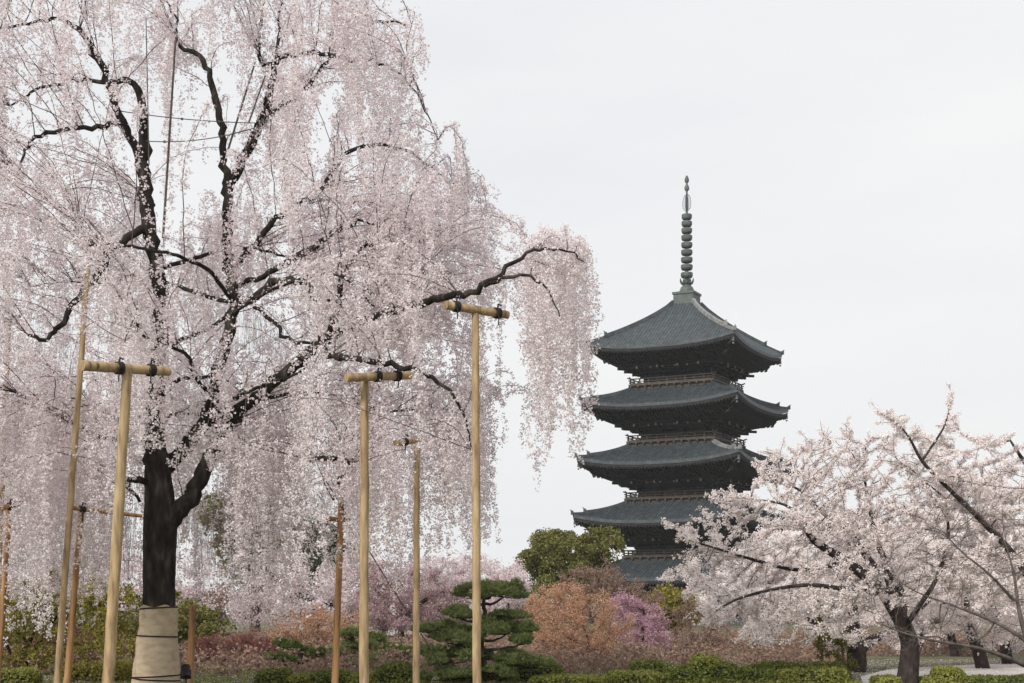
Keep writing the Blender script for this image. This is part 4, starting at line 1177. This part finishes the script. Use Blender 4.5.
# left side
flower_tree('maple_tree', 'yellow green leaved tree with several dark leaning stems at the lower left', 'tree',
            [simple_line(18, 683, 640, 38, .10, 8), path_px([(19, 672, 0, .08), (30, 640, 0, .06), (45, 605, 0, .04), (52, 570, 0, .02)], 38), path_px([(20, 676, 0, .07), (38, 645, .2, .05), (58, 615, .3, .03)], 38), path_px([(17, 670, 0, .06), (5, 640, 0, .04), (-8, 610, 0, .02)], 38)],
            [(25, 610, 38, 44, 30, 1.6), (50, 590, 38, 28, 30, 1.3), (10, 655, 38, 34, 24, 1.2), (60, 660, 38, 40, 20, 1.2), (90, 640, 38, 26, 24, 1)], 700, 9000, .06, 81, M['yellowgreen'], M['bark_dark'], D=.28, dk=.38, di=2.6, clump=.10, thin=.03, per=5, crown_name='crown')
leafy_tree('leafy_bush', 'bright yellow green bush between the thickest yellow prop and the wrapped trunk', 'bush', simple_line(116, 672, 640, 42, .07), [(112, 610, 42, 26, 26, 1.0), (122, 645, 42, 24, 24, 1.0), (98, 600, 42, 20, 30, 1.0)], 48, 90, .075, 82, M['yellowgreen'], M['bark_brown'], .34)
flower_tree('bud_tree', 'dull purple brown shrub behind the close pair of leaning props', 'shrub', [simple_line(88, 672, 655, 46, .06)], [(85, 645, 46, 34, 24, 1.2), (45, 650, 46, 28, 22, 1.2)], 420, 8000, .05, 83, M['redbrown'], M['bark_brown'], D=.25, dk=.32, di=2.4, clump=.10, thin=.03, per=5, crown_name='crown')
leafy_tree('leafy_bush', 'olive green bush behind the wrapped trunk and the low blossom fringe', 'bush', simple_line(165, 668, 640, 50, .10), [(150, 620, 50, 50, 34, 1.6), (190, 630, 50, 34, 28, 1.6), (60, 625, 52, 60, 34, 1.6)], 170, 80, .09, 84, M['olive'], M['bark_brown'], .42)
# evergreens behind
leafy_tree('evergreen_tree', 'broad olive evergreen with a domed crown left of the pagoda', 'tree', simple_line(575, 640, 590, 125, .5), [(545, 556, 125, 26, 20, 5), (575, 550, 125, 30, 19, 5), (604, 552, 125, 24, 17, 5), (530, 565, 125, 14, 14, 4), (570, 580, 125, 50, 20, 5), (590, 540, 125, 12, 8, 3), (553, 537, 125, 10, 7, 3), (617, 545, 125, 10, 8, 3)], 115, 300, .17, 91, M['olive'], M['bark_brown'], .95, flat=.9)
leafy_tree('evergreen_tree', 'dark green evergreen showing through a gap beside the thin orange prop', 'tree', simple_line(327, 635, 580, 112, .35), [(327, 540, 112, 12, 18, 2.5), (330, 560, 112, 20, 20, 3), (318, 585, 112, 22, 24, 3)], 120, 130, .22, 92, M['evergreen'], M['bark_brown'], .95)
leafy_tree('evergreen_tree', 'olive evergreen glimpsed high behind the blossom right of the wrapped trunk', 'tree', simple_line(255, 635, 560, 118, .45), [(262, 505, 118, 28, 16, 4), (235, 520, 118, 30, 24, 4), (265, 550, 118, 44, 40, 5)], 190, 130, .24, 93, M['olive'], M['bark_brown'], 1.2)
leafy_tree('evergreen_tree', 'yellow green leafy tree standing in front of the lowest pagoda roof', 'tree', simple_line(672, 655, 610, 92, .25), [(672, 605, 92, 17, 17, 2), (660, 618, 92, 16, 18, 2), (686, 612, 92, 14, 18, 2), (672, 640, 92, 26, 16, 2)], 110, 150, .15, 94, M['yellowgreen'], M['bark_brown'], .65)
# pale cherries far off
fc = 'distant cherry trees behind the garden'
for i, (x, yb, yt, Yf, bl, lab) in enumerate((
        (300, 645, 600, 92, [(285, 590, 50, 40, 4), (320, 600, 36, 30, 4), (255, 600, 36, 32, 4)], 'greyish white distant cherry behind the orange brown maple'),
        (440, 640, 590, 110, [(455, 575, 46, 22, 5), (425, 580, 30, 22, 5), (480, 570, 24, 18, 4)], 'pale distant cherry rising behind the dull rose plum'),
        (508, 640, 595, 105, [(512, 582, 26, 20, 4), (495, 600, 30, 24, 4)], 'pale pink distant cherry seen just above the top of the cloud pine'),
        (345, 640, 590, 100, [(350, 585, 34, 28, 4), (365, 570, 24, 22, 4)], 'distant cherry between the pale T bar prop and the dark evergreen'),
        (170, 640, 600, 85, [(175, 580, 60, 44, 4), (110, 580, 60, 44, 4), (40, 590, 60, 40, 4)], 'distant cherry hidden behind the left half of the blossom curtain'))):
    flower_tree('cherry_tree', lab, 'tree', [simple_line(x, yb, yt, Yf, .22)], [(a, b, Yf, c, d, e) for a, b, c, d, e in bl], 420, 13000, .12, 100 + i, M['cherry_far'], M['bark_cherry'], D=.6, dk=.75, di=4.5, clump=.22, group=fc, thin=.05, per=6)

# far-off wood that closes the view along the horizon
def woods():
    rng = np.random.default_rng(5)
    g = Geo(); n = 620
    xs = rng.uniform(-95, 95, n); ys = rng.uniform(205, 250, n)
    hs = rng.uniform(2.0, 6.5, n)
    C = np.column_stack([xs, ys, hs * rng.random(n)])
    per = 70
    P = np.repeat(C, per, 0) + rand_unit(rng, n * per) * rng.uniform(.6, 1.9, n * per)[:, None]
    P = P[P[:, 2] > 0]
    leaf_quads(g, P, .55, rng, 1.2, .3, .4)
    tag(g.build('distant_woods', M['brownbud']), 'low brown green wood far behind the garden', 'woods', kind='stuff')
woods()

# ================================================================== WALLS, HEDGES, GRASS
def garden_wall(label, x0, x1, ytop, Y, h, cap, body):
    a = W(x0, ytop, Y); b = W(x1, ytop, Y)
    c = (a + b) / 2; top = a[2]; c[2] = 0
    L2 = (b[0] - a[0]) / 2
    root = empty('garden_wall', c, label, 'wall')
    g = Geo(); g.box((0, 0, (top - .35) / 2 - .05), (L2, .16, (top - .35) / 2 + .05)); g.build('wall_body', M[body], root)
    g = Geo()
    n = int(L2 * 2 / .3)
    for sgn in (-1, 1):
        g.grid(np.array([[[-L2 - .1, 0, top - .02], [L2 + .1, 0, top - .02]], [[-L2 - .1, sgn * .42, top - .36], [L2 + .1, sgn * .42, top - .36]]]))
        for i in range(n):
            x = -L2 + (i + .5) * 2 * L2 / n
            g.beam([x, sgn * .03, top + .0], [x, sgn * .44, top - .33], .10, .07)
    g.beam([-L2 - .12, 0, top + .03], [L2 + .12, 0, top + .03], .2, .16)
    g.build('tiled_cap', M[cap], root)
garden_wall('long low wall with a pale tiled cap, seen between the props left of the pine', 285, 420, 628.5, 82, 1, 'stone', 'brownwall')
garden_wall('short low wall with a pale cap beneath the brown twiggy tree', 662, 712, 633, 86, 1, 'stone', 'brownwall')
garden_wall('reddish brown garden wall far behind the trunks at the lower right', 940, 1090, 642, 72, 1, 'tile', 'brownwall')
garden_wall('low dark capped wall far behind the gravel walk', 860, 938, 651, 74, 1, 'tile', 'brownwall')

def bush(label, x0, x1, y0, Y, mat, seed, ls=.05, dens=1.0, group='clipped bushes in the garden', depth=None, name='clipped_bush'):
    rng = np.random.default_rng(seed)
    k = Y / F
    c = W((x0 + x1) / 2, 0, Y); c[2] = 0
    hx = (x1 - x0) / 2 * k; top = W(0, y0, Y)[2]; hy = depth or min(1.6, max(.5, hx * .8))
    root = empty(name, c, label, 'bush', group)
    nu = max(600, int(4200 * dens * (hx * hy + top * (hx + hy)) * (.05 / ls) ** 2 * .5))
    q = rand_unit(rng, nu); q[:, 2] = np.abs(q[:, 2])
    e = .72
    q = np.sign(q) * np.abs(q) ** e / (np.abs(np.abs(q) ** e).max(1)[:, None] * .35 + .65)
    P = q * np.array([hx, hy, top]) * rng.uniform(.88, 1.02, nu)[:, None]
    bmp = 1 + .05 * np.sin(P[:, 0] * 4 + seed) + .05 * np.sin(P[:, 1] * 5 + P[:, 0] * 2)
    P[:, 2] *= bmp
    g = Geo(); leaf_quads(g, P, ls, rng, 1.5, .3, .7); g.build('leaves', M[mat], root)
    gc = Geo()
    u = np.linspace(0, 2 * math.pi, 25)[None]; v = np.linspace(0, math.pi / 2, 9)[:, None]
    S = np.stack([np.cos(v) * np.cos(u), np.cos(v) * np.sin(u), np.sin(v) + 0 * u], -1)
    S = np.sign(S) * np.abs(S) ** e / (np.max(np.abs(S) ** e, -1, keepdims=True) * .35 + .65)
    gc.grid(S * np.array([hx, hy, top]) * .86); gc.build('twigs', M['core'], root, True)  # solid dark core; shade between the leaves is put into its colour
    for i in range(4):
        pass
B = [  # label, x0, x1, top row, height, material
    ('round dark green clipped bush below the weeping plum', 664, 696, 666, .55, 'hedge'),
    ('rounded green clipped bush in the middle of the row before the brown twiggy tree', 694, 740, 663, .62, 'hedge'),
    ('small low clipped dome in front of the row of bushes', 712, 736, 671, .42, 'hedge'),
    ('yellow green clipped bush behind the row, under the brown twiggy tree', 688, 724, 655, .65, 'hedge_y'),
    ('wide green clipped bush under the low cherry blossom', 734, 778, 667, .5, 'hedge'),
    ('long bright green clipped hedge left of the stout forked cherry trunk', 772, 848, 667, .5, 'hedge_y'),
    ('long low strip of clipped hedge along the bottom edge right of the pine', 655, 860, 678, .33, 'hedge_y'),
    ('short low green hedge just left of the leaning dark cherry trunk', 872, 899, 676, .30, 'hedge_y'),
    ('low green hedge just right of the leaning dark cherry trunk', 920, 962, 676, .30, 'hedge_y'),
    ('small yellow green bush beyond the leaning cherry trunk', 932, 964, 667, .5, 'hedge_y'),
    ('low hedge at the bottom right corner behind the leafless tree', 958, 1050, 676, .35, 'hedge'),
    ('bright yellow green low bush left of the pale T bar prop', 284, 314, 674, .33, 'hedge_y'),
    ('round green bush left of the pale T bar prop', 310, 352, 670, .42, 'hedge'),
    ('deep green rounded bush between the pale T bar prop and the slim tan one', 374, 414, 663, .5, 'hedge'),
    ('bright green low bush right of the foot of the pale T bar prop', 344, 382, 674, .33, 'hedge_y'),
    ('low yellow green bush at the bottom edge right of the slim tan prop', 384, 430, 677, .32, 'hedge_y'),
    ('long pale green bush at the bottom edge under the salmon maple', 528, 606, 675, .35, 'hedge_y'),
    ('green bush under the right side of the salmon maple', 604, 664, 670, .45, 'hedge_y'),
    ('green low bush under the left side of the orange brown maple', 256, 292, 668, .5, 'hedge'),
    ('olive low bush just right of the thickest yellow prop', 110, 140, 660, .4, 'hedge_y'),
    ('green bush low behind the trunk of the cloud pine', 440, 520, 669, .3, 'hedge_y'),
    ('low bush behind the cloud pine, reaching under the salmon maple', 505, 566, 664, .4, 'hedge'),
    ('low dull green bush under the weeping plum', 628, 672, 660, .5, 'hedge'),
    ('broad low green bush behind the clipped row, left of the stout cherry trunk', 740, 850, 662, .48, 'hedge'),
    ('shaded green bush at the lower left corner', -20, 40, 668, .4, 'hedge_y'),
    ('low yellow green bush behind the thickest yellow prop', 60, 130, 662, .45, 'yellowgreen'),
]
for i, (lab, x0, x1, y0, zt, mt) in enumerate(B):
    bush(lab, x0, x1, y0, max(33.0, (CAMZ - zt) * F / (y0 - HOR)), mt, 201 + i, ls=.05, depth=.6 if x1 - x0 > 60 else None)

def undergrowth():
    """brown, knee high plants that nobody could count between the far trees"""
    rng = np.random.default_rng(9)
    n = 5200
    y = rng.uniform(37, 100, n); x = (rng.uniform(-30, 1054, n) - 512) * y / F
    pxx = 512 + F * x / y
    ok = ~((pxx > 850) & (y < 54)) & ~((pxx > 640) & (y < 44))
    x, y = x[ok], y[ok]
    per = 22
    h = rng.uniform(.25, .9, len(x))
    P = np.repeat(np.column_stack([x, y, h * 0]), per, 0)
    q = rand_unit(rng, len(P)); q[:, 2] = np.abs(q[:, 2])
    P = P + q * np.repeat(np.column_stack([h * .8, h * .8, h]), per, 0) * (rng.random(len(P)) ** .5)[:, None]
    g = Geo(); leaf_quads(g, P, .085, rng, 1.4, .3, .3)
    tag(g.build('undergrowth', M['brownbud']), kind='stuff')
undergrowth()

def grass():
    rng = np.random.default_rng(8)
    n = 60000
    y = rng.uniform(27, 46, n); x = (rng.uniform(-20, 1044, n) - 512) * y / F
    pxx = 512 + F * x / y
    k = ~((pxx > 850) & (y > 30.5))
    x, y = x[k], y[k]; n = len(x)
    P = np.column_stack([x, y, np.zeros(n)])
    d = rand_unit(rng, n); d[:, 2] = np.abs(d[:, 2]) + 1.0; d /= np.linalg.norm(d, axis=1)[:, None]
    ln_ = rng.uniform(.04, .12, n)[:, None]
    sd2 = np.cross(d, rand_unit(rng, n)); sd2 /= np.linalg.norm(sd2, axis=1)[:, None]
    w = .006
    V = np.stack([P - sd2 * w, P + sd2 * w, P + d * ln_ + sd2 * w * .3, P + d * ln_ - sd2 * w * .3], 1).reshape(-1, 3)
    g = Geo(); g.add(V, np.arange(4 * n).reshape(-1, 4))
    tag(g.build('grass', M['grass']), 'short yellowish grass on the garden floor', 'grass', kind='stuff')
grass()

# ================================================================== THIN HAZE
g = Geo(); g.box((0, 240, 27.5), (282, 284, 29.5))
hz = g.build('haze', None)
hz['kind'] = 'stuff'
m, n, l = new_mat('thin_haze')
o = n.new('ShaderNodeOutputMaterial'); pv = n.new('ShaderNodeVolumePrincipled')
pv.inputs['Color'].default_value = (.93, .95, .97, 1)
pv.inputs['Density'].default_value = .00016
l(pv.outputs[0], o.inputs['Volume'])
hz.data.materials.clear(); hz.data.materials.append(m)

# fallen petals under the trees
def petals():
    rng = np.random.default_rng(12)
    n = 16000
    y = rng.uniform(27, 50, n); x = (rng.uniform(-20, 1044, n) - 512) * y / F
    g = Geo(); leaf_quads(g, np.column_stack([x, y, rng.uniform(.015, .05, n)]), .035, rng, 1, .2, 2.0)
    tag(g.build('fallen_petals', M['weep']), kind='stuff')
petals()
